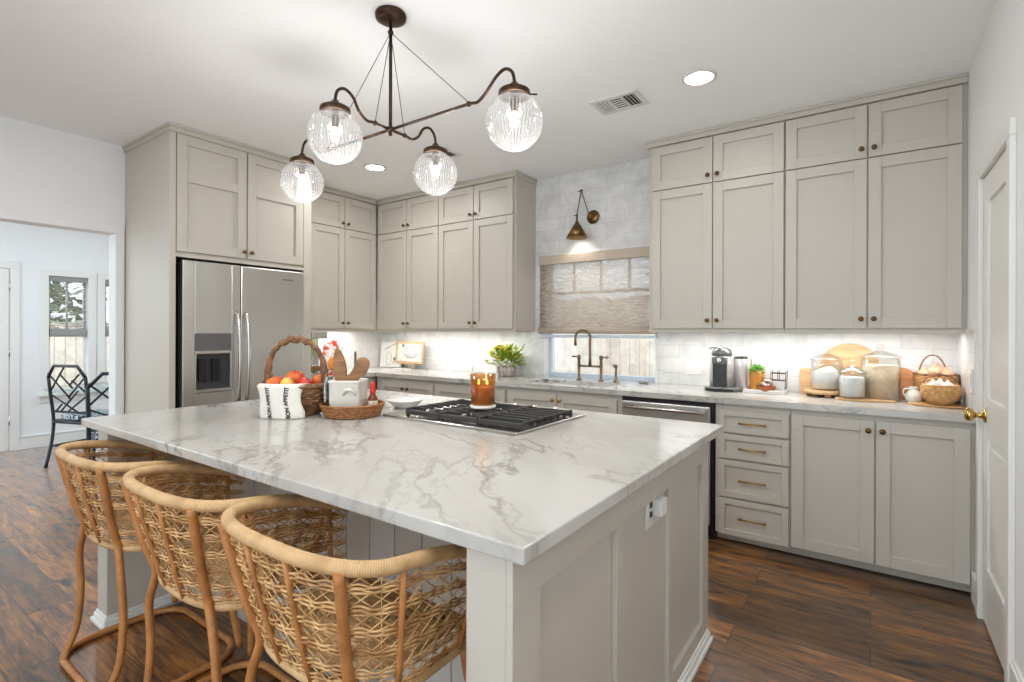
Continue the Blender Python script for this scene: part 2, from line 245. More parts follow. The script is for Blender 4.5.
# ------------------------------------------------------------------ mesh builder
class MB:
    def __init__(s): s.v = []; s.f = []; s.uv = []; s.sm = []
    def face(s, idx, uv=None, smooth=False): s.f.append(tuple(idx)); s.uv.append(uv); s.sm.append(smooth)
    def box(s, x0, x1, y0, y1, z0, z1, rot=None, c=None):
        if x0 > x1: x0, x1 = x1, x0
        if y0 > y1: y0, y1 = y1, y0
        if z0 > z1: z0, z1 = z1, z0
        k = len(s.v); P = [(x, y, z) for z in (z0, z1) for y in (y0, y1) for x in (x0, x1)]
        if rot is not None:
            c = Vector(c) if c is not None else Vector(((x0 + x1) / 2, (y0 + y1) / 2, (z0 + z1) / 2))
            P = [tuple(rot @ (Vector(p) - c) + c) for p in P]
        s.v += P
        for q in ((0, 2, 3, 1), (4, 5, 7, 6), (0, 1, 5, 4), (2, 6, 7, 3), (0, 4, 6, 2), (1, 3, 7, 5)): s.face([k + i for i in q])
        return s
    def mbox(s, Mf, u0, u1, d0, d1, z0, z1):
        a = Mf(u0, d0, z0); b = Mf(u1, d1, z1); return s.box(a[0], b[0], a[1], b[1], a[2], b[2])
    def tube(s, path, r, seg=8, closed=False, caps=True):
        P = [Vector(p) for p in path]; n = len(P); R = r if hasattr(r, '__len__') else [r] * n
        k = len(s.v); L = 0; Ls = []
        T = []
        for i in range(n):
            a = P[(i - 1) % n] if (closed or i > 0) else P[i]; b = P[(i + 1) % n] if (closed or i < n - 1) else P[i]
            t = (b - a); T.append(t.normalized() if t.length > 1e-9 else Vector((0, 0, 1)))
            Ls.append(L); L += (P[(i + 1) % n] - P[i]).length if (i < n - 1 or closed) else 0
        up = Vector((0, 0, 1)) if abs(T[0].z) < .9 else Vector((1, 0, 0)); N = (up - T[0] * up.dot(T[0])).normalized()
        for i in range(n):
            N = (N - T[i] * N.dot(T[i]));
            if N.length < 1e-6: N = T[i].orthogonal()
            N.normalize(); B = T[i].cross(N)
            for j in range(seg):
                a = 2 * PI * j / seg; s.v.append(tuple(P[i] + (N * math.cos(a) + B * math.sin(a)) * R[i]))
        m = n if closed else n - 1
        for i in range(m):
            i2 = (i + 1) % n; l0 = Ls[i]; l1 = Ls[i2] if i2 > i else L
            for j in range(seg):
                j2 = (j + 1) % seg
                s.face((k + i * seg + j, k + i * seg + j2, k + i2 * seg + j2, k + i2 * seg + j), ((l0, j / seg), (l0, (j + 1) / seg), (l1, (j + 1) / seg), (l1, j / seg)), seg > 4)
        if caps and not closed:
            s.face([k + j for j in reversed(range(seg))]); s.face([k + (n - 1) * seg + j for j in range(seg)])
        return s
    def lathe(s, prof, c=(0, 0, 0), seg=28, sx=1, sy=1, mtx=None):
        k = len(s.v); n = len(prof)
        for r, z in prof:
            for j in range(seg):
                a = 2 * PI * j / seg; p = Vector((r * math.cos(a) * sx, r * math.sin(a) * sy, z))
                if mtx is not None: p = mtx @ p
                s.v.append((p.x + c[0], p.y + c[1], p.z + c[2]))
        for i in range(n - 1):
            for j in range(seg):
                j2 = (j + 1) % seg; s.face((k + i * seg + j, k + i * seg + j2, k + (i + 1) * seg + j2, k + (i + 1) * seg + j), None, True)
        if prof[0][0] > 1e-5: s.face([k + j for j in reversed(range(seg))])
        if prof[-1][0] > 1e-5: s.face([k + (n - 1) * seg + j for j in range(seg)])
        return s
    def cyl(s, p, q, r, seg=14): return s.tube([p, q], r, seg)
    def ball(s, c, r, seg=18, sx=1, sy=1, sz=1, mtx=None):
        m = max(6, seg // 2); return s.lathe([(max(1e-6, r * math.sin(PI * i / m)), -r * sz * math.cos(PI * i / m)) for i in range(m + 1)], c, seg, sx, sy, mtx)
    def sheet(s, grid, th=0):
        """grid[i][j] of points -> a skin, with thickness th"""
        a = len(s.v); n = len(grid); m = len(grid[0]); G = [[Vector(p) for p in r] for r in grid]
        for r in G: s.v += [tuple(p) for p in r]
        for i in range(n - 1):
            for j in range(m - 1): s.face((a + i * m + j, a + i * m + j + 1, a + (i + 1) * m + j + 1, a + (i + 1) * m + j), None, True)
        if th:
            b = len(s.v)
            for i in range(n):
                for j in range(m):
                    du = G[min(i + 1, n - 1)][j] - G[max(i - 1, 0)][j]; dv = G[i][min(j + 1, m - 1)] - G[i][max(j - 1, 0)]
                    nn = dv.cross(du); nn = nn.normalized() if nn.length > 1e-9 else Vector((0, 0, 1)); s.v.append(tuple(G[i][j] + nn * th))
            for i in range(n - 1):
                for j in range(m - 1): s.face((b + i * m + j, b + (i + 1) * m + j, b + (i + 1) * m + j + 1, b + i * m + j + 1), None, True)
            rim = [i * m for i in range(n)] + [(n - 1) * m + j for j in range(1, m)] + [i * m + m - 1 for i in range(n - 2, -1, -1)] + [j for j in range(m - 2, 0, -1)]
            for q in range(len(rim)):
                x, y = rim[q], rim[(q + 1) % len(rim)]; s.face((a + x, b + x, b + y, a + y))
        return s
    def poly(s, pts, d):
        """closed outline pts (3-D) pushed along d"""
        k = len(s.v); n = len(pts); d = Vector(d); s.v += [tuple(p) for p in pts]; s.v += [tuple(Vector(p) + d) for p in pts]
        s.face([k + i for i in range(n)]); s.face([k + n + i for i in reversed(range(n))])
        for i in range(n):
            j = (i + 1) % n; s.face((k + i, k + n + i, k + n + j, k + j))
        return s
    def build(s, name, m, parent=None, bevel=0, org=None, seg=2):
        """vertices are in the frame of the parent (or of org for a top-level thing)"""
        o3 = Vector(org) if org is not None else Vector((0, 0, 0))
        base = Vector(parent['_o']) if parent is not None and '_o' in parent else Vector((0, 0, 0))
        me = bpy.data.meshes.new(name); sh = o3 + base
        me.from_pydata([(x - sh.x, y - sh.y, z - sh.z) for x, y, z in s.v], [], s.f)
        if any(u is not None for u in s.uv):
            lay = me.uv_layers.new(name='UVMap').data; i = 0
            for f, u in zip(s.f, s.uv):
                for q in range(len(f)): lay[i].uv = u[q] if u is not None else (0, 0); i += 1
        for p, sm in zip(me.polygons, s.sm): p.use_smooth = sm
        bm = bmesh.new(); bm.from_mesh(me); bmesh.ops.recalc_face_normals(bm, faces=bm.faces); bm.to_mesh(me); bm.free()
        me.materials.append(M[m] if isinstance(m, str) else m)
        o = bpy.data.objects.new(name, me); COL.objects.link(o)
        if parent is not None: o.parent = parent
        else: o.location = o3
        if parent is not None and org is not None: o.location = o3
        if bevel:
            b = o.modifiers.new('bevel', 'BEVEL'); b.width = bevel; b.segments = seg; b.limit_method = 'ANGLE'; b.angle_limit = .7
        return o
def tag(o, label=None, cat=None, group=None, kind=None):
    if label: o['label'] = label
    if cat: o['category'] = cat
    if group: o['group'] = group
    if kind: o['kind'] = kind
    return o
def root(name, loc, label, cat, group=None, rotz=0, world=False):
    """an Empty at the base of a thing; with world=True its parts are written in room coordinates"""
    o = bpy.data.objects.new(name, None); o.empty_display_size = .1; o.location = loc; o.rotation_euler = (0, 0, rotz); COL.objects.link(o)
    if world: o['_o'] = tuple(loc)
    return tag(o, label, cat, group)
def struct(o): o['kind'] = 'structure'; return o
def copy_tree(o, parent=None):
    c = o.copy(); COL.objects.link(c)
    if parent is not None: c.parent = parent
    for ch in list(o.children): copy_tree(ch, c)
    return c
def text_mesh(body, size, mtx, name, m, parent, depth=.0006):
    cu = bpy.data.curves.new('txt', 'FONT'); cu.body = body; cu.size = size; cu.extrude = depth; cu.offset = .0007; cu.align_x = 'CENTER'; cu.align_y = 'CENTER'
    t = bpy.data.objects.new('txt', cu); COL.objects.link(t); dg = bpy.context.evaluated_depsgraph_get()
    me = bpy.data.meshes.new_from_object(t.evaluated_get(dg)); bpy.data.objects.remove(t); bpy.data.curves.remove(cu)
    me.transform(mtx); me.name = name; me.materials.clear(); me.materials.append(M[m]); o = bpy.data.objects.new(name, me); COL.objects.link(o); o.parent = parent; return o
def arc(c, r, a0, a1, n, plane='xz'):
    out = []
    for i in range(n + 1):
        a = a0 + (a1 - a0) * i / n; u, w = r * math.cos(a), r * math.sin(a)
        out.append((c[0] + u, c[1], c[2] + w) if plane == 'xz' else (c[0], c[1] + u, c[2] + w) if plane == 'yz' else (c[0] + u, c[1] + w, c[2]))
    return out
def smooth(pts, n=6):
    P = [Vector(p) for p in pts]; out = []
    for i in range(len(P) - 1):
        a = P[i - 1] if i else P[0] * 2 - P[1]; b, c = P[i], P[i + 1]; d = P[i + 2] if i + 2 < len(P) else P[-1] * 2 - P[-2]
        for k in range(n):
            t = k / n; out.append(tuple(.5 * ((2 * b) + (c - a) * t + (2 * a - 5 * b + 4 * c - d) * t * t + (3 * b - a - 3 * c + d) * t ** 3)))
    out.append(tuple(P[-1])); return out

# ------------------------------------------------------------------ room
YW, XR, XL, ZC = 4.006, .425, -4.671, 2.722      # back wall, right wall, left wall, ceiling
XB, YF = -7.7, -1.7                              # breakfast-room far wall, open end behind the camera
WX0, WX1, WZ0, WZ1 = -2.44, -1.40, .915, 1.985   # window over the sink
struct(MB().box(XB - .12, XR + .12, YF, YW + .12, -.05, 0).build('floor', 'floor'))
struct(MB().box(XB - .12, XR + .12, YF, YW + .12, ZC, ZC + .06).build('ceiling', 'ceil'))
b = MB(); T = .14
b.box(XL, WX0, YW, YW + T, 0, ZC); b.box(WX1, XR + T, YW, YW + T, 0, ZC); b.box(WX0, WX1, YW, YW + T, 0, WZ0); b.box(WX0, WX1, YW, YW + T, WZ1, ZC)
struct(b.build('wall_back', 'tile'))
DY0, DY1, DZ = 2.60, 3.185, 2.035                # pantry door in the right wall
b = MB(); b.box(XR, XR + .12, DY1, YW, 0, ZC); b.box(XR, XR + .12, YF, DY0, 0, ZC); b.box(XR, XR + .12, DY0, DY1, DZ, ZC)
struct(b.build('wall_right', 'wall'))
OY0, OY1, OZ = -.9, 1.451, 2.05                   # opening to the breakfast room
b = MB(); b.box(XL - .12, XL, OY1, YW, 0, ZC); b.box(XL - .12, XL, YF, OY0, 0, ZC); b.box(XL - .12, XL, OY0, OY1, OZ, ZC)
struct(b.build('wall_left', 'wall'))
# tiled return on the left wall and on the right wall between counter and cabinets
struct(MB().box(XL, XL + .008, 2.58, YW, .914, 1.34).build('trim_1', 'tile_y'))
struct(MB().box(XR - .008, XR, 3.40, YW, .914, 1.34).build('trim_2', 'tile_y'))
b = MB(); b.box(XL, XL + .018, OY1, OY1 + .055, 0, OZ); b.box(XL, XL + .018, OY0 - .06, OY1 + .055, OZ, OZ + .07); b.box(XL, XL + .018, OY0 - .06, OY0, 0, OZ)
struct(b.build('trim_3', 'wall', bevel=.003))
struct(MB().box(XL, -2.0, YF - .12, YF, 0, ZC).build('wall_rear_light_block', 'wall'))  # unseen partial wall added to cut light on left wall and fridge side
# breakfast room
b = MB(); w0, w1, wz0, wz1 = 1.765, 2.125, .60, 1.945; w2, w3 = 2.29, 2.65
b.box(XB - .12, XB, .45, w0, 0, ZC); b.box(XB - .12, XB, YF, -1.5, 0, ZC); b.box(XB - .12, XB, -1.5, .45, 2.25, ZC); b.box(XB - .12, XB, w1, w2, 0, ZC); b.box(XB - .12, XB, w3, YW + .12, 0, ZC)  # includes an unseen opening added at the left to let daylight in
for q0, q1 in ((w0, w1), (w2, w3)): b.box(XB - .12, XB, q0, q1, 0, wz0); b.box(XB - .12, XB, q0, q1, wz1, ZC)
struct(b.build('wall_breakfast', 'wall'))
b = MB(); b.box(XB, XL - .12, YW, YW + .12, 0, .35); b.box(XB, XL - .12, YW, YW + .12, 2.4, ZC); b.box(XB, XB + .3, YW, YW + .12, .35, 2.4); b.box(XL - .4, XL - .12, YW, YW + .12, .35, 2.4)  # large unseen opening added here to bring daylight into the breakfast room
struct(b.build('wall_far_side', 'wall'))
struct(MB().box(XB, XB + .016, 1.50, YW, 0, .13).box(XB, XB + .022, 1.50, YW, .13, .145).build('baseboard_breakfast', 'trim', bevel=.003))
def sash(name, idx, y0, y1, blind_label):
    p = root(name, (XB, (y0 + y1) / 2, wz0), None, None, world=True); p['kind'] = 'structure'
    b = MB(); b.box(XB - .09, XB - .05, y0, y0 + .028, wz0, wz1); b.box(XB - .09, XB - .05, y1 - .028, y1, wz0, wz1); b.box(XB - .09, XB - .05, y0, y1, wz0, wz0 + .035); b.box(XB - .09, XB - .05, y0, y1, wz1 - .03, wz1)
    b.box(XB - .09, XB - .05, y0, y1, 1.27, 1.305); b.box(XB - .085, XB - .06, (y0 + y1) / 2 - .009, (y0 + y1) / 2 + .009, 1.305, wz1)
    b.build('window_frame', 'trim', p)
    c = MB(); c.box(XB, XB + .018, y0 - .075, y0, wz0, wz1); c.box(XB, XB + .018, y1, y1 + .075, wz0, wz1); c.box(XB, XB + .018, y0 - .075, y1 + .075, wz1, wz1 + .075); c.box(XB, XB + .016, y0 - .08, y1 + .08, wz0 - .10, wz0 - .03)
    c.build('window_casing', 'trim', p, .003)
    MB().box(XB - .05, XB + .05, y0 - .10, y1 + .10, wz0 - .03, wz0).build('window_sill', 'trim', p, .004)
    MB().box(XB - .073, XB - .069, y0 + .02, y1 - .02, wz0 + .02, wz1 - .02).build('pane', 'glass', p)
    r = root('woven_blind', (XB - .03, (y0 + y1) / 2, wz1), blind_label, 'blind', 'woven blinds in the breakfast room', world=True)
    g = [[(XB - .025, y, z) for y in (y0 + .012, y1 - .012)] for z in (wz1 - .04, 1.335)]
    MB().sheet(g, .002).build('shade', 'shade2', r)
    MB().box(XB - .045, XB - .004, y0 + .008, y1 - .008, wz1 - .06, wz1).build('head_rail', 'greyhem', r, .003)
    b = MB(); b.box(XB - .045, XB - .006, y0 + .012, y1 - .012, 1.262, 1.335); b.box(XB - .04, XB - .008, y0 + .012, y1 - .012, 1.245, 1.262); b.build('hem_fold', 'greyhem', r, .006)
sash('window_2', 2, w0, w1, 'grey woven blind half lowered on the window behind the dark dining chairs')
sash('window_3', 3, w2, w3, 'sliver of a grey woven blind seen beside the doorway jamb')
p = root('door_2', (XB, 1.05, 0), None, None, world=True); p['kind'] = 'structure'
MB().box(XB - .02, XB + .012, .62, 1.435, .01, 1.985).box(XB + .006, XB + .016, .74, 1.32, .25, 1.85).build('door_leaf', 'trim', p, .004)
MB().box(XB, XB + .02, 1.443, 1.52, 0, 1.993).box(XB, XB + .02, .55, 1.52, 1.993, 2.065).build('door_casing', 'trim', p, .003)
for z in (.33, 1.08, 1.80): MB().cyl((XB + .016, 1.439, z - .05), (XB + .016, 1.439, z + .05), .007, 8).build('hinge', 'steel_h', p)

# window over the sink
p = root('window_1', ((WX0 + WX1) / 2, YW, WZ0), None, None, world=True); p['kind'] = 'structure'
b = MB(); y0, y1 = YW + .06, YW + .10
b.box(WX0, WX0 + .035, y0, y1, WZ0, WZ1); b.box(WX1 - .035, WX1, y0, y1, WZ0, WZ1); b.box(WX0 + .035, WX1 - .035, y0, y1, WZ0, WZ0 + .04); b.box(WX0 + .035, WX1 - .035, y0, y1, WZ1 - .04, WZ1)
b.box(WX0 + .035, WX1 - .035, y0 + .005, y1 - .01, 1.66, 1.685)
for k in range(1, 4): x = WX0 + (WX1 - WX0) * k / 4; b.box(x - .01, x + .01, y0 + .01, y1 - .012, 1.685, WZ1 - .04)
b.build('window_frame', 'sash', p, .003)
b = MB(); b.box(WX0 - .001, WX0 + .012, YW - .004, y0, WZ0, WZ1); b.box(WX1 - .012, WX1 + .001, YW - .004, y0, WZ0, WZ1); b.box(WX0, WX1, YW - .004, y0, WZ1 - .012, WZ1)
b.build('window_jamb', 'trim', p)
MB().box(WX0 + .02, WX1 - .02, YW + .078, YW + .082, WZ0 + .02, WZ1 - .02).build('pane', 'glass', p)
r = root('woven_window_shade', (-1.94, YW - .02, 1.27), 'beige woven roman shade lowered over the window above the sink', 'window shade', world=True)
sx0, sx1 = -2.48, -1.385
MB().sheet([[(x, YW - .022, z) for x in (sx0, sx1)] for z in (1.96, 1.35)], .003).build('shade', 'shade', r)
MB().box(sx0, sx1, YW - .045, YW - .006, 1.925, 2.005).build('valance', 'cloth', r, .004)
MB().lathe([(1e-4, 0), (.03, .002), (.03, 1.09), (1e-4, 1.095)], (sx0, YW - .036, 1.335), 14, 1, 1, Matrix.Rotation(PI / 2, 3, 'Y')).build('bottom_fold', 'cloth', r)
MB().box(sx0 + .01, sx1 - .005, YW - .04, YW - .012, 1.27, 1.296).build('bottom_bar', 'sash', r, .004)

# pantry door in the right wall
p = root('door_1', (XR, (DY0 + DY1) / 2, 0), None, None, world=True); p['kind'] = 'structure'
DX = XR + .004
def pm(u, d, z): return (DX - d, u, z)
b = MB(); b.box(DX + .006, DX + .04, DY0 + .004, DY1 - .004, .012, DZ - .004)
st = .10
for q in ((DY0 + .004, DY0 + st, .012, DZ - .004), (DY1 - st, DY1 - .004, .012, DZ - .004)): b.mbox(pm, q[0], q[1], -.008, .006, q[2], q[3])
for z0, z1 in ((.012, .27), (.855, 1.03), (1.91, DZ - .004)): b.mbox(pm, DY0 + st, DY1 - st, -.008, .006, z0, z1)
for z0, z1 in ((.27, .855), (1.03, 1.91)): b.mbox(pm, DY0 + st + .04, DY1 - st - .04, -.008, .001, z0 + .04, z1 - .04)
b.build('door_leaf', 'trim', p, .004)
b = MB()
b.box(XR - .020, XR, DY0 - .062, DY0, 0, DZ); b.box(XR - .020, XR, DY1, DY1 + .05, 0, DZ); b.box(XR - .020, XR, DY0 - .062, DY1 + .05, DZ, DZ + .062)
b.box(XR - .010, XR, DY1 + .05, DY1 + .058, 0, DZ + .06)
b.build('door_casing', 'trim', p, .004)
for z in (.245, 1.10, 1.80): MB().box(DX - .014, DX - .002, DY0 + .0, DY0 + .03, z - .05, z + .05).cyl((DX - .016, DY0 + .004, z - .055), (DX - .016, DY0 + .004, z + .055), .006, 8).build('hinge', 'steel_h', p)
k = MB(); kz, ky = .948, 3.125; R90 = Matrix.Rotation(-PI / 2, 3, 'Y')
k.lathe([(.033, 0), (.034, .004), (.026, .010), (.013, .014), (.011, .034), (.016, .038), (.028, .046), (.031, .058), (.028, .068), (.018, .075), (1e-4, .077)], (DX - .004, ky, kz), 22, 1, 1, R90)
tag(k.build('door_knob', 'polished', p), 'polished brass door knob')
struct(MB().box(XR - .016, XR, YF, DY0 - .062, 0, .14).box(XR - .010, XR, YF, DY0 - .062, .14, .155).build('baseboard_right', 'trim', bevel=.003))
struct(MB().box(XR - .016, XR, DY1 + .058, 3.40, 0, .14).build('baseboard_pantry', 'trim', bevel=.003))

# ------------------------------------------------------------------ outside
struct(MB().box(-18, 8, YW + .14, 14, -.3, -.06).box(-18, XB - .14, -8, YW + .14, -.3, -.06).build('ground', 'ground'))
f1 = root('board_fence', (-2, 6.6, -.06), 'pale timber board fence outside the sink window', 'fence', world=True)
b = MB()
x = -8.
while x < 3: b.box(x + .002, x + .138, 6.60, 6.62, -.06, 1.80 + .02 * math.sin(x * 9)); x += .14
b.build('boards', 'fence', f1); MB().box(-8, 3, 6.62, 6.66, .3, .39).box(-8, 3, 6.62, 6.66, 1.4, 1.49).build('rail', 'fence', f1)
f2 = root('garden_fence', (-11, 2, -.06), 'pale timber fence outside the breakfast room window', 'fence', world=True)
b = MB(); y = -3.
while y < 9: b.box(-11.02, -11., y + .002, y + .138, -.06, 1.48 + .02 * math.sin(y * 9)); y += .14
b.build('boards', 'fence_y', f2); MB().box(-11.06, -11.02, -3, 9, .3, .39).box(-11.06, -11.02, -3, 9, 1.2, 1.29).build('rail', 'fence_y', f2)
def garden_tree(loc, h, r, label):
    t = root('garden_tree', loc, label, 'tree', 'trees beyond the garden fence')
    MB().tube([(0, 0, 0), (.03, 0, h * .35), (0, .05, h * .7)], [.11, .08, .04], 8).build('trunk', 'bark', t)
    b = MB(); rnd = random.Random(int(loc[1] * 10))
    for k in range(420):
        a, e, q = rnd.uniform(0, 2 * PI), rnd.uniform(-1, 1), rnd.random() ** .4
        c = Vector((math.cos(a) * math.sqrt(1 - e * e) * r * q, math.sin(a) * math.sqrt(1 - e * e) * r * q, h * .68 + e * h * .34 * q)); s = rnd.uniform(.10, .2)
        d1 = Vector((rnd.uniform(-1, 1), rnd.uniform(-1, 1), rnd.uniform(-1, 1))).normalized(); d2 = d1.orthogonal().normalized()
        i = len(b.v); b.v += [tuple(c - d1 * s), tuple(c - d2 * s * .5), tuple(c + d1 * s), tuple(c + d2 * s * .5)]; b.face((i, i + 1, i + 2, i + 3))
    tag(b.build('foliage', 'tree', t), kind='stuff')
garden_tree((-13.5, 2.6, -.06), 3.4, 1.5, 'leafy tree showing through the upper half of the woven blind')
garden_tree((-13.2, 5.6, -.06), 2.9, 1.2, 'lower leafy tree right of the taller one, beyond the fence')

# ------------------------------------------------------------------ cabinets
def back_map(plane):  return lambda u, d, z: (u, plane - d, z)
def left_map(plane):  return lambda u, d, z: (plane + d, u, z)
def shaker(Mf, u0, u1, z0, z1, parent, name='door', fw=.062, mid=None, m='cab', th=.021):
    b = MB(); g = .0036; u0 += g; u1 -= g; z0 += g; z1 -= g
    b.mbox(Mf, u0, u0 + fw, 0, th, z0, z1); b.mbox(Mf, u1 - fw, u1, 0, th, z0, z1)
    b.mbox(Mf, u0 + fw, u1 - fw, 0, th, z0, z0 + fw); b.mbox(Mf, u0 + fw, u1 - fw, 0, th, z1 - fw, z1)
    if mid: b.mbox(Mf, u0 + fw, u1 - fw, 0, th, mid - fw / 2, mid + fw / 2)
    b.mbox(Mf, u0 + fw * .5, u1 - fw * .5, 0, th - .015, z0 + fw * .5, z1 - fw * .5)
    return b.build(name, m, parent, .0016, seg=1)
def frame_of(o, parent): pass
def knob(Mf, u, z, parent, m='knob', d0=.021, r=.0145):
    a = Vector(Mf(u, d0, z)); n = Vector(Mf(u, d0 + 1, z)) - a
    rot = n.to_track_quat('Z', 'Y').to_matrix()
    return MB().lathe([(.009, -.001), (.0065, .004), (.0055, .013), (.010, .016), (r, .020), (r * 1.02, .025), (r * .85, .030), (1e-4, .032)], tuple(a), 14, 1, 1, rot).build('knob', m, parent)
def pull(Mf, u0, u1, z, parent, d0=.021):
    b = MB(); h = .028
    b.tube([Mf(u0 - .012, d0 + h, z), Mf(u1 + .012, d0 + h, z)], .0055, 10)
    for u in (u0, u1): b.tube([Mf(u, d0 - .002, z), Mf(u, d0 + h, z)], .0045, 8)
    return b.build('handle', 'brass', parent)
UZ0, UZD, UZM, UZT = 1.317, 1.345, 2.349, 2.669
KIDS = {}
def kid(parent, o): return o
def upper(label, Mf, u0, u1, uc, depth, d_edges=None, ends=(0, 0)):
    c = Mf((u0 + u1) / 2, -depth / 2, UZ0); r = root('wall_cabinet', c, label, 'cabinet', 'tall two-tier wall cabinets', world=True)
    b = MB(); b.mbox(Mf, u0, u1, -depth, -.001, UZ0 + .012, UZT + .02); b.build('carcass', 'cab', r)
    MB().mbox(Mf, u0, u1, -.018, .0, UZ0, UZD - .002).build('light_rail', 'cab', r, .002)
    e = d_edges or (u0, uc, u1)
    for (a, bb, side) in ((e[0], e[1], 1), (e[1], e[2], -1)):
        for z0, z1, kz in ((UZM, UZT, UZM + .052), (UZD, UZM, UZD + .058)):
            d = shaker(Mf, a, bb, z0, z1, r); d['_o'] = r['_o']
            ku = e[1] - side * .031; k = knob(Mf, ku, kz, d)
    return r
YU = 3.667 + .021
Bm = back_map(YU); DP = YW - YU - .002
upper('grey two-tier wall cabinet right of the window, above the coffee machine', Bm, -1.345, -.455, -.893, DP, (-1.322, -.893, -.456))
upper('grey two-tier wall cabinet in the right corner, above the glass jars', Bm, -.453, XR - .001, -.02, DP, (-.452, -.02, .405))
upper('grey two-tier wall cabinet left of the window, above the flowers', Bm, -3.447, -2.541, -3.008, DP, (-3.446, -3.008, -2.562))
upper('grey two-tier wall cabinet in the inner corner, above the framed picture', Bm, -4.352, -3.449, -3.883, DP, (-4.328, -3.883, -3.448))
XU = -4.332 - .021; Lm = left_map(XU)
upper('grey two-tier wall cabinet on the left wall beside the fridge', Lm, 2.60, 3.664, 3.257, XU - XL - .010, (2.86, 3.257, 3.658))
# crown strips under the ceiling
def crown(n, segs):
    b = MB()
    for (x0, x1, y0, y1) in segs: b.box(x0, x1, y0, y1, UZT + .003, ZC - .018); 
    for (x0, x1, y0, y1) in segs:
        b.box(x0 - .008, x1 + .008 if x1 < XR - .02 else x1, y0 - .008, y1, ZC - .018, ZC - .001)
    struct(b.build('trim_%d' % n, 'cab', bevel=.003))
crown(4, [(-1.36, XR - .001, YU - .030, YW - .001)])
crown(5, [(-4.35, -2.53, YU - .030, YW - .001), (XL + .001, XU + .03, 2.612, YU - .045)])
crown(6, [(XL + .001, -3.865, 1.500, 2.60)])

# fridge surround
XF = -3.89 - .021; Fm = left_map(XF)
r = root('fridge_surround_cabinet', (-4.28, 2.05, 0), 'tall grey fridge surround with two panelled doors above the refrigerator', 'cabinet', world=True)
MB().box(XL + .001, XF - .02, 1.512, 1.535, 0, 2.69).box(XF - .02, XF + .021, 1.512, 1.552, 0, 2.69).build('side_panel', 'cab', r, .0015)
MB().box(XL + .001, XF - .02, 2.562, 2.585, 0, 2.69).box(XF - .02, XF + .021, 2.515, 2.585, 0, 2.69).build('side_panel', 'cab', r, .0015)
MB().box(XL + .001, XF - .001, 1.535, 2.562, 1.85, 2.69).box(XF - .02, XF + .0205, 1.5525, 2.5145, 1.828, 1.849).build('over_fridge_box', 'cab', r)
for a, bb, s in ((1.554, 2.040, 1), (2.042, 2.515, -1)):
    d = shaker(Fm, a, bb, 1.864, UZT + .008, r, mid=2.385, fw=.066); d['_o'] = r['_o']; knob(Fm, 2.041 - s * .028, 1.915, d)
MB().box(XL + .02, XL + .03, 1.54, 2.56, 0, 1.84).build('alcove_back', 'dark', r)

# refrigerator
FX = -3.86
fr = root('refrigerator', (-4.2, 2.03, 0), 'stainless side-by-side refrigerator with ice dispenser in the left door', 'refrigerator', world=True)
MB().box(-4.6, FX - .065, 1.582, 2.496, .02, 1.79).build('case', 'dark', fr, .004)
b = MB(); g0, g1 = 1.660, 1.912
b.box(FX - .06, FX, 1.583, g0, .05, 1.806); b.box(FX - .06, FX, g1, 1.974, .05, 1.806); b.box(FX - .06, FX, g0, g1, 1.297, 1.806); b.box(FX - .06, FX, g0, g1, .05, .881)
dl = b.build('door', 'steel', fr, .004)
dr = MB().box(FX - .06, FX, 1.980, 2.499, .05, 1.806).build('door', 'steel', fr, .008); dl['_o'] = fr['_o']; dr['_o'] = fr['_o']
tag(dl, 'left door with dispenser'); tag(dr, 'plain right door')
MB().box(FX - .075, FX - .002, g0 - .001, g1 + .001, 1.178, 1.299).build('dispenser_panel', 'smoke', dl, .003)
b = MB(); b.box(FX - .062, FX - .055, g0, g1, .885, 1.165); b.box(FX - .055, FX + .002, g0, g0 + .012, .885, 1.165); b.box(FX - .055, FX + .002, g1 - .012, g1, .885, 1.165); b.box(FX - .055, FX + .002, g0, g1, 1.155, 1.178); b.box(FX - .055, FX + .010, g0, g1, .881, .905)
b.build('dispenser_niche', 'steel_h', dl, .003)
for y in (1.725, 1.815): MB().box(FX - .05, FX - .02, y - .026, y + .026, .96, 1.12).build('dispenser_paddle', 'black', dl, .004)
MB().box(FX - .056, FX - .05, g0 + .012, g1 - .012, .905, 1.155).build('dispenser_backing', 'thick', dl)
for o, y in ((dl, 1.944), (dr, 2.010)):
    pth = smooth([(FX - .002, y, .795), (FX + .030, y, .82), (FX + .052, y, .95), (FX + .060, y, 1.12), (FX + .052, y, 1.30), (FX + .030, y, 1.43), (FX - .002, y, 1.455)], 6)
    MB().tube(pth, .0125, 10).build('handle', 'steel_h', o)
MB().box(FX - .001, FX + .002, 2.30, 2.40, 1.725, 1.737).build('badge', 'chrome', dr)
MB().box(-4.5, FX - .03, 1.6, 2.48, 0, .05).build('toe_grille', 'black', fr)

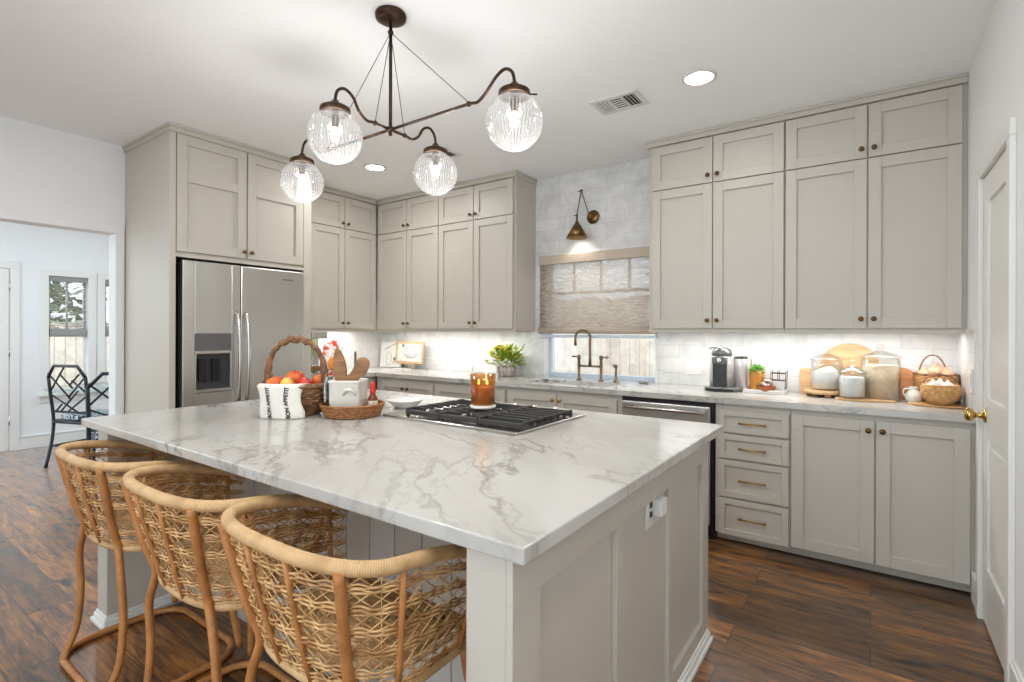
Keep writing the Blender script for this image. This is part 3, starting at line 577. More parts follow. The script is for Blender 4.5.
# base cabinets along the back wall
YD = 3.385 + .021; Dm = back_map(YD); CZ = .876
def base(name, label, Mf, u0, u1, depth, cat='cabinet', top=CZ):
    r = root(name, Mf((u0 + u1) / 2, -depth / 2, 0), label, cat, 'grey base cabinets', world=True)
    b = MB(); b.mbox(Mf, u0, u1, -depth, -.001, .095, top)
    if top < CZ: b.mbox(Mf, u0, u1, -.06, -.001, top, CZ)
    b.mbox(Mf, u0, u1, -depth, -.11, 0, .095); b.mbox(Mf, u0, u1, -.03, -.001, .062, .095); b.build('carcass', 'cab', r)
    MB().mbox(Mf, u0, u1, -.085, -.05, .010, .094).build('toe_board', 'cab', r, .002)
    return r
def doors(r, Mf, e, z0, z1, kz, m='knob', only=None):
    if len(e) == 2:
        d = shaker(Mf, e[0], e[1], z0, z1, r); d['_o'] = r['_o']; knob(Mf, e[1] - .035, kz, d, m)
    else:
        for a, bb, s in ((e[0], e[1], 1), (e[1], e[2], -1)):
            d = shaker(Mf, a, bb, z0, z1, r); d['_o'] = r['_o']; knob(Mf, e[1] - s * .031, kz, d, m)
BD = YW - YD - .002
r = base('base_cabinet', 'grey two-door base cabinet at the right end beside the pantry door', Dm, -.386, XR - .001, BD)
doors(r, Dm, (-.384, .019, .408), .068, .850, .794)
r = base('drawer_cabinet', 'grey base cabinet with four drawers beside the dishwasher', Dm, -.806, -.388, BD, 'cabinet')
for z0, z1, kz in ((.696, .842, .763), (.535, .692, .606), (.296, .531, .410), (.060, .292, .176)):
    d = shaker(Dm, -.787, -.390, z0, z1, r, 'drawer', .036); d['_o'] = r['_o']; pull(Dm, -.655, -.522, kz, d, .012)
r = base('sink_cabinet', 'grey two-door base cabinet under the sink', Dm, -2.432, -1.436, BD, top=.68)
doors(r, Dm, (-2.42, -1.955, -1.465), .068, .850, .803, 'brass')
r = base('base_cabinet', 'grey single-door base cabinet left of the sink cabinet, below the flowers', Dm, -3.230, -2.434, BD)
d = shaker(Dm, -3.226, -2.436, .068, .850, r); d['_o'] = r['_o']; knob(Dm, -2.47, .60, d)
r = base('base_cabinet', 'grey two-door base cabinet below the framed picture', Dm, -4.02, -3.232, BD)
doors(r, Dm, (-3.955, -3.588, -3.234), .068, .850, .781)
XD = -4.02 - .021; Em = left_map(XD)
r = base('base_cabinet', 'grey base cabinet between the fridge and the corner, behind the crock', Em, 2.60, 3.404, XD - XL - .002)
doors(r, Em, (2.61, 2.99, 3.36), .068, .850, .79)
# dishwasher
r = root('dishwasher', (-1.125, 3.7, 0), 'stainless dishwasher with bar handle under the back counter', 'dishwasher', world=True)
MB().box(-1.430, -.812, YD - .005, YW - .02, .02, CZ - .004).build('case', 'black', r)
d = MB().box(-1.424, -.834, YD - .033, YD - .005, .10, .846).build('door', 'steel', r, .006); d['_o'] = r['_o']
MB().tube([(-1.40, YD - .075, .812), (-.855, YD - .075, .812)], .013, 12).box(-1.385, -1.36, YD - .075, YD - .03, .803, .821).box(-.895, -.87, YD - .075, YD - .03, .803, .821).build('handle', 'steel_h', d)

# back worktop with sink cut-out
SX0, SX1, SY0, SY1 = -2.30, -1.60, 3.50, 3.80
YC = 3.371; b = MB()
def slab(b, x0, x1, y0, y1): b.box(x0, x1, y0, y1, .878, .914)
slab(b, XL + .002, SX0, YC, YW - .001); slab(b, SX1, XR - .001, YC, YW - .001); slab(b, SX0, SX1, YC, SY0); slab(b, SX0, SX1, SY1, YW - .001); slab(b, XL + .002, -4.005, 2.60, YC)

tag(b.build('back_worktop', 'marble', org=(-2, 3.7, .878)), 'white marble worktop running along the back wall and round the corner', 'countertop')
b = MB()
for a in ((SX0, SX0 + .012, SY0, SY1, .70, .877), (SX1 - .012, SX1, SY0, SY1, .70, .877), (SX0, SX1, SY0, SY0 + .012, .70, .877), (SX0, SX1, SY1 - .012, SY1, .70, .877), (SX0, SX1, SY0, SY1, .69, .702)): b.box(*a)
sk = b.build('sink', 'white', org=(-1.95, 3.65, .69)); tag(sk, 'white undermount sink in the back worktop below the window', 'sink')
tag(MB().lathe([(.03, 0), (.03, .004), (1e-4, .005)], (0, 0, .0125), 16).build('drain', 'steel_h', sk), 'steel drain')

# switch plates, outlets
def plate(name, label, cat, Mf, u0, u1, z0, z1, rockers, d=.005, group=None):
    r = root(name, Mf((u0 + u1) / 2, 0, z0), label, cat, group, world=True)
    MB().mbox(Mf, u0, u1, 0, d, z0, z1).build('cover_plate', 'plate', r, .002)
    n = rockers; w = (u1 - u0) / n
    for k in range(n): MB().mbox(Mf, u0 + w * (k + .5) - .017, u0 + w * (k + .5) + .017, d, d + .004, (z0 + z1) / 2 - .034, (z0 + z1) / 2 + .034).build('rocker', 'whitep', r, .0015)
Wm = back_map(YW)
plate('switch_plate', 'white double rocker switch plate beside the window', 'switch', Wm, -1.335, -1.205, 1.005, 1.122, 2, group='switch plates on the backsplash')
plate('switch_plate', 'white switch plate nearer the coffee machine', 'switch', Wm, -1.18, -1.055, 1.0, 1.117, 2, group='switch plates on the backsplash')
plate('wall_outlet', 'white outlet on the right wall beside the bread baskets', 'outlet', lambda u, d, z: (XR - .008 - d, u, z), 3.415, 3.487, 1.02, 1.14, 1)

# ------------------------------------------------------------------ island
IX0, IX1, IY0, IY1 = -2.982, -.53, .799, 2.385
isl = root('kitchen_island', (-1.73, 1.55, 0), 'grey panelled kitchen island with open knee space under a marble top', 'kitchen island', world=True)
PX0, PX1, PY0, PY1 = -.690, -.572, .822, 2.292
def ip(u, d, z): return (PX1 + d, u, z)
b = MB(); b.box(PX0, PX1 - .016, PY0, PY1, 0, .878)
ed = [(PY0, .925), (1.325, 1.372), (1.768, 1.815), (2.205, PY1)]
for u0, u1 in ed: b.mbox(ip, u0, u1, -.016, 0, .11, .778)
b.mbox(ip, PY0, PY1, -.016, 0, .778, .878); b.mbox(ip, PY0, PY1, -.016, 0, 0, .11)
b.build('end_panel', 'cab', isl, .0015, seg=1)
LX0, LX1, LY0 = -2.885, -2.770, .835
MB().box(LX0, LX1, LY0, PY1, 0, .878).build('end_panel', 'cab', isl, .0015, seg=1)
b = MB(); x = LX1
while x < PX0 - .02: b.box(x + .002, min(x + .128, PX0), 1.215, 1.235, 0, .878); x += .13
b.box(LX1, PX0, 1.235, 1.25, 0, .878); b.build('back_panel', 'shiplap', isl)
b = MB(); b.box(LX1, PX0, 1.25, PY1 - .025, .10, .878); b.box(LX1, PX0, 1.30, PY1 - .09, 0, .10); b.build('carcass', 'cab', isl)
Im = lambda u, d, z: (u, PY1 - .025 + d, z)
for k in range(4): u = LX1 + .005 + k * .519; shaker(Im, u, u + .517, .12, .86, isl)
def molding(b, x0, x1, y0, y1):
    b.box(x0 - .012, x1 + .012, y0 - .012, y1 + .012, .018, .040); b.box(x0 - .006, x1 + .006, y0 - .006, y1 + .006, .040, .052)
    b.box(x0 - .022, x1 + .022, y0 - .022, y1 + .022, 0, .018)
b = MB(); molding(b, PX0 + .014, PX1, PY0, PY1 - .014); b.build('base_molding', 'trim', isl, .003)
b = MB(); molding(b, LX0, LX1, LY0, PY1 - .014); b.build('base_molding', 'trim', isl, .003)
tag(MB().box(IX0, IX1, IY0, IY1, .879, .914).build('island_countertop', 'marble', org=(-1.75, 1.6, .879), bevel=.004), 'large veined white marble slab on the kitchen island', 'countertop')
# outlet with a plugged adaptor on the island's right side
r = root('island_outlet', (PX1 - .016, 1.63, .70), 'white outlet plate with a plugged-in charger on the island end panel', 'outlet', world=True)
om = lambda u, d, z: (PX1 - .016 + d, u, z)
MB().mbox(om, 1.575, 1.70, .0005, .006, .690, .806).build('cover_plate', 'plate', r, .002)
MB().mbox(om, 1.592, 1.627, .006, .009, .715, .782).build('socket', 'whitep', r)
for z in (.733, .763): MB().mbox(om, 1.598, 1.621, .009, .010, z - .009, z + .009).build('socket_slot', 'dark', r)
MB().mbox(om, 1.630, 1.685, .006, .038, .722, .776).build('charger', 'whitep', r, .004)

# ------------------------------------------------------------------ rattan counter stools
def horseshoe(a, yb, y1, yf, p, n):
    """n points along a U: left arm end -> round back -> right arm end, evenly spaced"""
    P = [(-a, yf)]; K = 60
    for k in range(K + 1):
        t = PI + PI * k / K; c, s_ = math.cos(t), math.sin(t)
        P.append((a * math.copysign(abs(c) ** (2 / p), c), y1 + (y1 - yb) * math.copysign(abs(s_) ** (2 / p), s_)))
    P.append((a, yf)); Q = [Vector(q) for q in P]; L = [0]
    for i in range(1, len(Q)): L.append(L[-1] + (Q[i] - Q[i - 1]).length)
    out = []; i = 0
    for k in range(n):
        d = L[-1] * k / (n - 1)
        while i < len(L) - 2 and L[i + 1] < d: i += 1
        t = (d - L[i]) / max(1e-9, L[i + 1] - L[i]); out.append(Q[i].lerp(Q[i + 1], t))
    return out
NS = 241
rim_xy = horseshoe(.30, -.205, -.055, .24, 2.8, NS); ring_xy = horseshoe(.245, -.125, .0, .20, 2.4, NS)
RZ0 = .525
def rim_z(y): t = max(0., (y + .20) / .44); return .846 - .012 * t - .085 * t ** 2.2
def shell(i, h):
    i = max(0, min(NS - 1, i)); i0 = int(i); i1 = min(NS - 1, i0 + 1); f = i - i0
    A = ring_xy[i0].lerp(ring_xy[i1], f); Bq = rim_xy[i0].lerp(rim_xy[i1], f)
    q = max(h, 0.) ** .85; P = A.lerp(Bq, q); return Vector((P.x, P.y, RZ0 + (rim_z(Bq.y) - RZ0) * h))
def outw(i, h):
    a, c = shell(i - 2, h), shell(i + 2, h); t = c - a; return Vector((t.y, -t.x, 0)).normalized()
def make_stool(label):
    r = root('counter_stool', (0, 0, 0), label, 'stool', 'rattan counter stools')
    MB().tube([shell(i, 1) for i in range(0, NS, 3)], .0165, 12).build('rim', 'cane', r)
    MB().tube([shell(i, 0) for i in range(0, NS, 3)] + [(ring_xy[-1].x - .03, .235, RZ0), (ring_xy[0].x + .03, .235, RZ0), tuple(shell(0, 0))], .0145, 10).build('seat_ring', 'cane', r)
    # woven skin: bands of wavy cane with lattice between them
    b = MB(); bands = [(.055, 6), (.20, 4), (.365, 4), (.53, 4), (.695, 4), (.855, 4)]
    for hc, cnt in bands:
        for k in range(cnt):
            pth = []
            for i in range(2, NS - 2):
                w = .0065 * math.sin(i * .5) * (1 if hc > .1 else .5); h = hc + (k - (cnt - 1) / 2) * .0170 + w
                o_ = outw(i, h) * (.004 * math.sin(i * .5 + k * PI) + .002)
                pth.append(shell(i, min(.985, max(.01, h))) + o_)
            b.tube(pth, .0026, 5)
    cuts = [.10] + [x for hc, c in bands[1:] for x in (hc - .028, hc + .028)] + [.985]
    for q in range(0, len(cuts) - 1, 2):
        h0, h1 = cuts[q], cuts[q + 1]
        for i in range(3, NS - 12, 8):
            for (ia, ib) in ((i, i + 8), (i + 8, i)):
                o_ = outw(i + 3, h0) * (.002 if ib > ia else -.002)
                b.tube([shell(ia, h0) + o_, shell((ia + ib) / 2, (h0 + h1) / 2) + o_, shell(ib, h1) + o_], .0015, 4, caps=False)
            if (i // 8) % 2: b.tube([shell(i + 4, h0), shell(i + 4, h1)], .0014, 4, caps=False)
    b.build('woven_skin', 'strand', r)
    # upright stakes
    def at_x(x):
        back = [i for i in range(NS) if rim_xy[i].y < .02]
        return min(back, key=lambda i: abs(rim_xy[i].x - x))
    LX = .228
    for x in (-.305, -.078, .078, .305):
        i = at_x(x) if abs(x) < .3 else (NS * 24 // 100 if x < 0 else NS - 1 - NS * 24 // 100)
        MB().tube([shell(i, h) + outw(i, h) * .007 for h in (0, .25, .5, .75, .985)], .0072, 8).build('stake', 'pole', r)
    for i in (12, NS - 13): MB().tube([shell(i, h) + outw(i, h) * .006 for h in (0, .5, .985)], .0072, 8).build('stake', 'pole', r)
    for sx in (-1, 1):
        i = at_x(sx * LX); pts = [shell(i, h) + outw(i, h) * .0135 for h in (.985, .75, .5, .25, .03)]
        pts += [Vector((sx * .222, -.120, .42)), Vector((sx * .224, -.114, .28)), Vector((sx * .224, -.126, .13)), Vector((sx * .214, -.160, .045)), Vector((sx * .196, -.176, .0165))]
        MB().tube(smooth(pts, 4), .0125, 10).build('leg', 'pole', r)
        MB().tube(smooth([(sx * .222, .20, RZ0), (sx * .24, .225, .35), (sx * .275, .25, .15), (sx * .30, .262, .03)], 5), .0135, 10).build('leg', 'pole', r)
    ring = []
    for cx, cy, a0 in ((.185, -.056, -PI / 2), (.185, .15, 0), (-.185, .15, PI / 2), (-.185, -.056, PI)):
        for k in range(7): a = a0 + k / 6 * PI / 2; ring.append((cx + .12 * math.cos(a), cy + .12 * math.sin(a), .0135))
    MB().tube(ring, .0125, 10, closed=True).build('base_ring', 'pole', r)
    b = MB(); sq = horseshoe(.235, -.115, .03, .22, 2.3, 40)
    for k in range(1, 12): f = 1 - k * .085; b.tube([(p.x * f, .05 + (p.y - .05) * f, .566 + .0015 * (k % 2)) for p in sq], .0105, 6, closed=True)
    b.build('seat', 'seat', r)
    return r
st0 = make_stool('rattan counter stool nearest the outlet end of the island, woven back in full view')
st0.location = (-1.093, .822, 0)
c = copy_tree(st0); c.location = (-1.727, .822, 0); c['label'] = 'rattan counter stool in the middle, between the other two at the island'
c = copy_tree(st0); c.location = (-2.412, .822, 0); c['label'] = 'rattan counter stool nearest the breakfast room doorway'

# ------------------------------------------------------------------ pendant lamp over the island
PXc, PYc, HZ = -1.744, 1.548, 2.211
pl = root('pendant_lamp', (PXc, PYc, ZC), 'bronze four-arm pendant lamp with ribbed glass globes over the island', 'pendant lamp', world=True)
MB().lathe([(1e-4, 0), (.066, 0), (.068, -.006), (.066, -.022), (.05, -.028), (.012, -.034), (1e-4, -.036)], (PXc, PYc, ZC - .001), 30).build('canopy', 'bronze', pl)
MB().tube([(PXc, PYc, ZC - .03), (PXc, PYc, HZ - .015)], .0075, 10).ball((PXc, PYc, HZ), .017, 14).ball((PXc, PYc, HZ - .02), .009, 10).ball((PXc, PYc, 2.64), .013, 12).build('rod', 'bronze', pl)
for dx, dy, L, s0 in ((1, 0, .667, .45), (-1, 0, .667, .45), (0, 1, .287, .085), (0, -1, .285, .085)):
    P = lambda s, z: (PXc + dx * s, PYc + dy * s, z)
    e = L
    pts = [P(0, HZ), P(s0, HZ)] + smooth([P(s0 + .012, HZ), P(s0 + .045, HZ - .003), P(s0 + .085, HZ + .022), P(e - .085, HZ + .068), P(e - .045, HZ + .086), P(e - .012, HZ + .068), P(e, HZ + .03), P(e, HZ + .0)], 6)
    a = MB().tube(pts, [.0062] * len(pts), 10)
    a.ball(P(s0, HZ), .011, 10)
    ar = a.build('arm', 'bronze', pl); ar['_o'] = pl['_o']
    cz = HZ + .004
    MB().lathe([(1e-4, .022), (.012, .02), (.02, .008), (.048, -.006), (.058, -.012), (.060, -.030), (.056, -.032)], P(e, cz), 26).tube([P(e + .0, cz - .022), (PXc + dx * e + .068 * (dy + abs(dx)), PYc + dy * e + .05 * dx, cz - .022)], .003, 6).build('holder', 'bronze', ar)
    gz = HZ - .121; R_ = .105; prof = []; g = MB(); n = 22; seg = 96
    for k in range(n + 1):
        th = .52 + (PI - .52) * k / n; prof.append((max(1e-4, R_ * math.sin(th)), R_ * math.cos(th)))
    g.lathe(prof, P(e, gz), seg)
    for q in range(len(g.v)):
        j = q % seg; x, y, z = g.v[q]; cx, cy, _ = P(e, gz); f = 1 + (.008 if j % 2 else -.008); g.v[q] = (cx + (x - cx) * f, cy + (y - cy) * f, z)
    g.build('globe', 'globe', ar, org=Vector(P(e, gz)) - Vector(pl['_o']))
    MB().lathe([(.014, .05), (.016, .03), (.014, .012), (.012, .0)], P(e, gz + .035), 14).build('socket', 'bronze', ar)
    MB().lathe([(.010, .04), (.011, .03), (.015, .014), (.017, .0), (.013, -.014), (1e-4, -.020)], P(e, gz), 16).build('bulb', 'bulb', ar)
    ld = bpy.data.lights.new('bulb_light', 'POINT'); ld.energy = 6.0; ld.color = (1, .98, .96); ld.shadow_soft_size = .05
    lo = bpy.data.objects.new('bulb_light', ld); lo.location = P(e, gz - .055); COL.objects.link(lo)
    w = MB().tube([(PXc, PYc, 2.64), P(s0, HZ + .005)], .0016, 6); w.build('stay_wire', 'bronze', pl)

# ------------------------------------------------------------------ ceiling fittings
def can(x, y, label, power=3.2, tone=(1, .98, .95)):
    r = root('recessed_light', (x, y, ZC), label, 'ceiling light', 'recessed ceiling lights', world=True)
    MB().lathe([(.074, -.001), (.092, -.001), (.092, -.006), (.076, -.010), (.074, -.001)], (x, y, ZC), 32).build('trim_ring', 'vent', r)
    MB().lathe([(1e-4, -.006), (.074, -.006), (.074, -.002), (1e-4, -.002)], (x, y, ZC), 28).build('lens', 'led', r)
    d = bpy.data.lights.new('can_light', 'AREA'); d.shape = 'DISK'; d.size = .14; d.energy = power; d.color = tone
    o = bpy.data.objects.new('can_light', d); o.location = (x, y, ZC - .012); COL.objects.link(o)
can(-.779, 2.895, 'round recessed ceiling light in front of the right wall cabinets', 2.6)
can(-3.472, 2.912, 'round recessed ceiling light near the inner cabinet corner', 9)
can(-3.47, .35, 'added unseen ceiling fill light over the walkway behind the stools', 5)  # out-of-view lamp added as fill, beyond the two visible fittings
can(-.02, .80, 'added unseen ceiling fill light over the aisle right of the island', 7.5)  # lamp added out of view to brighten island side, base cabinets and floor
can(-1.75, -.15, 'added unseen ceiling fill light behind the stools, nearest the camera', 10)  # another out-of-view lamp added for broader overhead fill
can(-6.3, 1.9, 'added unseen ceiling fill light over the breakfast table', 11, (.80, .91, 1))  # hidden cool lamp put in to brighten the breakfast room
can(-6.3, .2, 'added unseen ceiling fill light near the breakfast room door', 11, (.80, .91, 1))  # second hidden cool lamp put in for the same room
def vent(x0, x1, y0, y1, label):
    r = root('ceiling_vent', ((x0 + x1) / 2, (y0 + y1) / 2, ZC), label, 'vent', 'ceiling vents', world=True)
    b = MB(); z0, z1 = ZC - .010, ZC - .001
    b.box(x0, x1, y0, y0 + .03, z0, z1); b.box(x0, x1, y1 - .03, y1, z0, z1); b.box(x0, x0 + .03, y0 + .03, y1 - .03, z0, z1); b.box(x1 - .03, x1, y0 + .03, y1 - .03, z0, z1); b.build('frame', 'vent', r, .002)
    MB().box(x0 + .03, x1 - .03, y0 + .03, y1 - .03, ZC - .003, ZC - .001).build('duct_backing', 'ventd', r)  # dark sheet stands in for the unlit duct behind the louvres
    w = (x1 - x0 - .06) / 3; b = MB(); rt = lambda a: Matrix.Rotation(a, 3, 'Y')
    for k in range(3):
        xa = x0 + .03 + k * w
        if k == 1:
            for q in range(6): y = y0 + .04 + q * (y1 - y0 - .08) / 5; b.box(xa, xa + w, y - .0015, y + .0015, z0, ZC - .003)
        else:
            for q in range(4): x = xa + w * (q + .5) / 4; b.box(x - .006, x + .006, y0 + .03, y1 - .03, ZC - .008, ZC - .007, rt(-.6 if k == 0 else .6))
        if k: b.box(xa - .005, xa + .005, y0 + .03, y1 - .03, z0, ZC - .002)
    b.build('louvres', 'vent', r)
vent(-1.412, -1.112, 2.825, 3.045, 'white ceiling air vent left of the round ceiling light')
vent(-2.955, -2.655, 2.88, 3.10, 'white ceiling air vent partly behind a pendant globe')

# under-cabinet strips (real lamps under the wall cabinets)
for (x0, x1) in ((-1.33, .40), (-4.30, -2.57)):
    area('under_cabinet_strip', ((x0 + x1) / 2, 3.755, UZ0 + .008), x1 - x0 - .1, .03, 6, (1, .99, .97))
area('under_cabinet_strip', (-4.53, 3.13, UZ0 + .008), .03, .85, 4, (1, .95, .88))

# ------------------------------------------------------------------ sconce above the window
r = root('wall_sconce', (-1.957, YW, 2.307), 'antique brass swing-arm sconce with cone shade above the window', 'wall lamp', world=True)
Ry = Matrix.Rotation(PI / 2, 3, 'X')
MB().lathe([(1e-4, 0), (.058, 0), (.060, .006), (.055, .014), (.030, .020), (.018, .026), (.018, .045), (.012, .050), (1e-4, .052)], (-1.957, YW - .001, 2.307), 28, 1, 1, Ry).build('wall_plate', 'antique', r)
b = MB(); A, Bp, Cp = Vector((-1.975, YW - .050, 2.325)), Vector((-2.035, YW - .075, 2.530)), Vector((-2.066, YW - .095, 2.320))
b.tube([A, Bp], .0045, 8); b.tube([Bp, Cp], .0045, 8); b.ball(tuple(Bp), .012, 10); b.tube([Bp, Bp + Vector((-.035, 0, -.004))], [.007, .003], 8); b.ball(tuple(Cp), .010, 10); b.tube([Cp, Cp + Vector((-.032, 0, -.002))], [.006, .003], 8); b.ball(tuple(A), .011, 10)
b.tube([(-1.957, YW - .045, 2.307), tuple(A)], .006, 8); b.build('swing_arm', 'antique', r)
tx, ty = -2.060, YW - .105
MB().tube([Cp, (tx, ty, 2.262)], .0085, 10).lathe([(.010, .142), (.017, .136), (.020, .118), (.030, .112), (.092, 0), (.090, 0), (.028, .108), (1e-4, .112)], (tx, ty, 2.122), 32).build('lamp_shade', 'antique', r)
MB().ball((tx, ty, 2.17), .022, 12).build('bulb', 'bulb', r)
ld = bpy.data.lights.new('sconce_light', 'SPOT'); ld.energy = 2.5; ld.color = (1, .92, .8); ld.spot_size = 2.4; ld.spot_blend = .6; ld.shadow_soft_size = .04
lo = bpy.data.objects.new('sconce_light', ld); lo.location = (tx, ty, 2.14); COL.objects.link(lo)

# ------------------------------------------------------------------ tap and sprayer
r = root('bridge_faucet', (-1.932, 3.90, .914), 'bronze bridge faucet with gooseneck spout behind the sink', 'faucet', world=True)
b = MB(); y = 3.90
for x in (-2.034, -1.830): b.lathe([(.024, 0), (.024, .006), (.013, .014), (.0115, .10), (.014, .125), (.011, .17), (.016, .185), (.016, .205), (.010, .212), (1e-4, .214)], (x, y, .914), 16)
b.tube([(-2.034, y, 1.035), (-1.83, y, 1.035)], .009, 10); b.build('bridge_body', 'cooled', r)
pts = [(-1.932, y, 1.03), (-1.932, y, 1.10), (-1.932, y, 1.26)] + arc((-1.993, y, 1.275), .061, 0, PI, 12)[0:] + [(-2.054, y, 1.25), (-2.054, y, 1.205)]
pts = [(px, y - (abs(px + 1.932) * .25), pz) for px, _, pz in pts]
MB().tube(pts, [.016, .011] + [.0105] * (len(pts) - 3) + [.013], 12).build('spout', 'cooled', r)
for x, s in ((-2.034, -1), (-1.83, 1)): MB().tube([(x, y, 1.112), (x + s * .03, y, 1.113), (x + s * .062, y, 1.112)], [.006, .006, .0095], 10).build('lever', 'cooled', r)
r = root('side_sprayer', (-1.698, 3.90, .914), 'small bronze side sprayer standing right of the faucet', 'sprayer', world=True)
MB().lathe([(.024, 0), (.024, .005), (.014, .018), (.012, .03), (.010, .06)], (-1.698, 3.9, .914), 16).build('base', 'cooled', r)
MB().lathe([(.008, 0), (.0075, .05), (.012, .068), (.012, .082), (1e-4, .085)], (-1.698, 3.9, .972), 14).tube([(-1.698, 3.9, 1.048), (-1.715, 3.885, 1.046)], [.010, .014], 10).build('spray_head', 'cooled', r)
tag(MB().lathe([(1e-4, 0), (.03, 0), (.042, .012), (.045, .03), (.040, .030), (.034, .014), (1e-4, .010)], (-1.478, 3.93, .914), 24).build('soap_dish', 'sponge', org=(-1.478, 3.93, .914)), 'small grey dish on the worktop at the right end of the window', 'dish')

# ------------------------------------------------------------------ cooktop on the island
r = root('gas_cooktop', (-1.5, 1.93, .914), 'stainless gas cooktop with black grates set into the island', 'cooktop', world=True)
KX0, KX1, KY0, KY1 = -1.905, -1.130, 1.645, 2.235
MB().box(KX0, KX1, KY0, KY1, .9145, .926).build('steel_tray', 'steel_h', r, .004)
for gx0, gx1 in ((-1.795, -1.580), (-1.577, -1.362), (-1.359, -1.130)):
    b = MB(); y0, y1, zt = 1.695, 2.105, .960
    for x in (gx0, gx1 - .012): b.box(x, x + .012, y0, y1, zt - .014, zt)
    b.box(gx0, gx1, y0 - .004, y0 + .014, zt - .028, zt - .008); b.box(gx0, gx1, y1 - .014, y1, zt - .03, zt - .004)
    k = 0; yy = y0 + .055
    while yy < y1 - .03:
        if (gx1 > -1.2): b.box(gx0, gx1 + .006, yy - .006, yy + .006, zt - .018, zt)
        else: b.box(gx0, gx0 + .075, yy - .006, yy + .006, zt - .016, zt); b.box(gx1 - .075, gx1, yy - .006, yy + .006, zt - .016, zt)
        yy += .055
    for x in (gx0 + .006, gx1 - .006):
        for yq in (y0 + .008, y1 - .008): b.box(x - .007, x + .007, yq - .007, yq + .007, .926, zt - .008)
    if gx1 > -1.2:
        yy = y0 + .055
        while yy < y1 - .03: b.box(gx1 - .006, gx1 + .006, yy - .006, yy + .006, .927, zt - .004); yy += .055
    b.build('grate', 'iron', r, .002, seg=1)
for cx, cy, rr in ((-1.69, 1.78, .036), (-1.69, 2.0, .042), (-1.47, 1.885, .052), (-1.25, 1.78, .036), (-1.25, 2.0, .042)):
    MB().lathe([(rr * 1.25, 0), (rr * 1.2, .008), (rr, .010), (rr, .018), (rr * .8, .022), (1e-4, .023)], (cx, cy, .926), 20).build('burner', 'iron', r)
for k in range(5): MB().lathe([(.021, 0), (.021, .004), (.017, .006), (.016, .026), (.012, .029), (1e-4, .029)], (-1.74 + k * .12, 2.172, .926), 18).build('control_knob', 'steel_h', r)
# candle
cx, cy, cz = -1.50, 1.905, .9625
r = root('jar_candle', (cx, cy, cz), 'burning candle in an amber glass jar on the cooktop grates', 'candle', world=True)
MB().lathe([(1e-4, 0), (.060, 0), (.062, .006), (.060, .012), (1e-4, .012)], (cx, cy, cz), 30).build('coaster', 'white', r)
MB().lathe([(1e-4, .013), (.054, .013), (.057, .018), (.061, .158), (.0585, .158), (.0545, .020), (1e-4, .017)], (cx, cy, cz), 36).build('glass_jar', 'amberg', r)
MB().lathe([(1e-4, .0205), (.0535, .0205), (.055, .098), (.03, .094), (1e-4, .094)], (cx, cy, cz), 30).build('wax', 'wax', r)
for dx in (-.02, .02):
    f = MB().lathe([(1e-4, -.002), (.005, .006), (.004, .014), (1e-4, .024)], (cx + dx * .82, cy + dx * .57, cz + .108), 10).build('flame', 'flame', r)
    MB().cyl((cx + dx * .82, cy + dx * .57, cz + .09), (cx + dx * .82, cy + dx * .57, cz + .11), .0012, 6).build('wick', 'black', r)
tag(MB().box(-.0005, .0005, -.022, .022, -.026, .026).build('label', 'label', r), 'pale paper label')
o = r.children[-1]; dv = Vector((-math.sin(math.radians(52)) * -1, -math.cos(math.radians(52)), 0)); vv = Vector((.30, -.95, 0)).normalized(); vv = Vector((-.15, -.99, 0)).normalized()
o.location = (vv.x * .0615, vv.y * .0615, .085); o.rotation_euler = (0, 0, math.atan2(vv.y, vv.x))
ld = bpy.data.lights.new('candle_light', 'POINT'); ld.energy = .05; ld.color = (1, .62, .25); ld.shadow_soft_size = .02
lo = bpy.data.objects.new('candle_light', ld); lo.location = (cx, cy, cz + .135); COL.objects.link(lo)

# ------------------------------------------------------------------ breakfast room furniture
def bamboo_chair(loc, rz, label):
    r = root('dining_chair', loc, label, 'chair', 'dark lattice-back dining chairs', rz); w = .235; rr = .0145
    bk = lambda x, t: (x * (1 + .02 * t), -.20 - .055 * t, .45 + .53 * t)
    for sx in (-1, 1):
        MB().tube(smooth([(sx * w * .98, -.27, 0), (sx * w, -.215, .25), (sx * w, -.20, .45), bk(sx * w, .45), bk(sx * w, .80)], 4), rr, 8).build('leg', 'navy', r)
        MB().tube([(sx * w, .23, .45), (sx * w * 1.02, .245, 0)], rr, 8).build('leg', 'navy', r)
    MB().tube([bk(-w, .80), bk(-w * .62, 1), bk(w * .62, 1), bk(w, .80)], rr, 8).build('top_rail', 'navy', r)
    b = MB(); q = .0085
    b.tube([bk(-w, .16), bk(w, .16)], .011, 8)
    for a, c in (((-w, .52), (-.02, .98)), ((w, .52), (.06, .74)), ((-.09, .86), (.06, .60)), ((-w, .86), (.02, .40)), ((.0, .44), (w, .82)), ((-w, .48), (.10, .16)), ((-.10, .30), (-.19, .16)), ((w, .48), (-.04, .16)), ((.12, .55), (-.12, .17)), ((.16, .86), (.03, .66))):
        b.tube([bk(*a), bk(*c)], q, 7)
    b.build('back_lattice', 'navy', r)
    b = MB()
    for p_, q_ in (((-w, -.20), (w, -.20)), ((-w, .23), (w, .23)), ((-w, -.20), (-w, .23)), ((w, -.20), (w, .23))):
        b.tube([(p_[0], p_[1], .435), (q_[0], q_[1], .435)], .017, 8); b.tube([(p_[0], p_[1], .20), (q_[0], q_[1], .20)], .010, 8)
    b.box(-w, w, -.20, .23, .43, .448); b.build('seat_frame', 'navy', r)
    MB().box(-.205, .205, -.165, .215, .448, .50).build('cushion', 'zebra', r, .02, seg=3)
    return r
c1 = bamboo_chair((-6.355, 1.80, 0), math.radians(20), 'dark lattice-back dining chair in front of the breakfast room window')
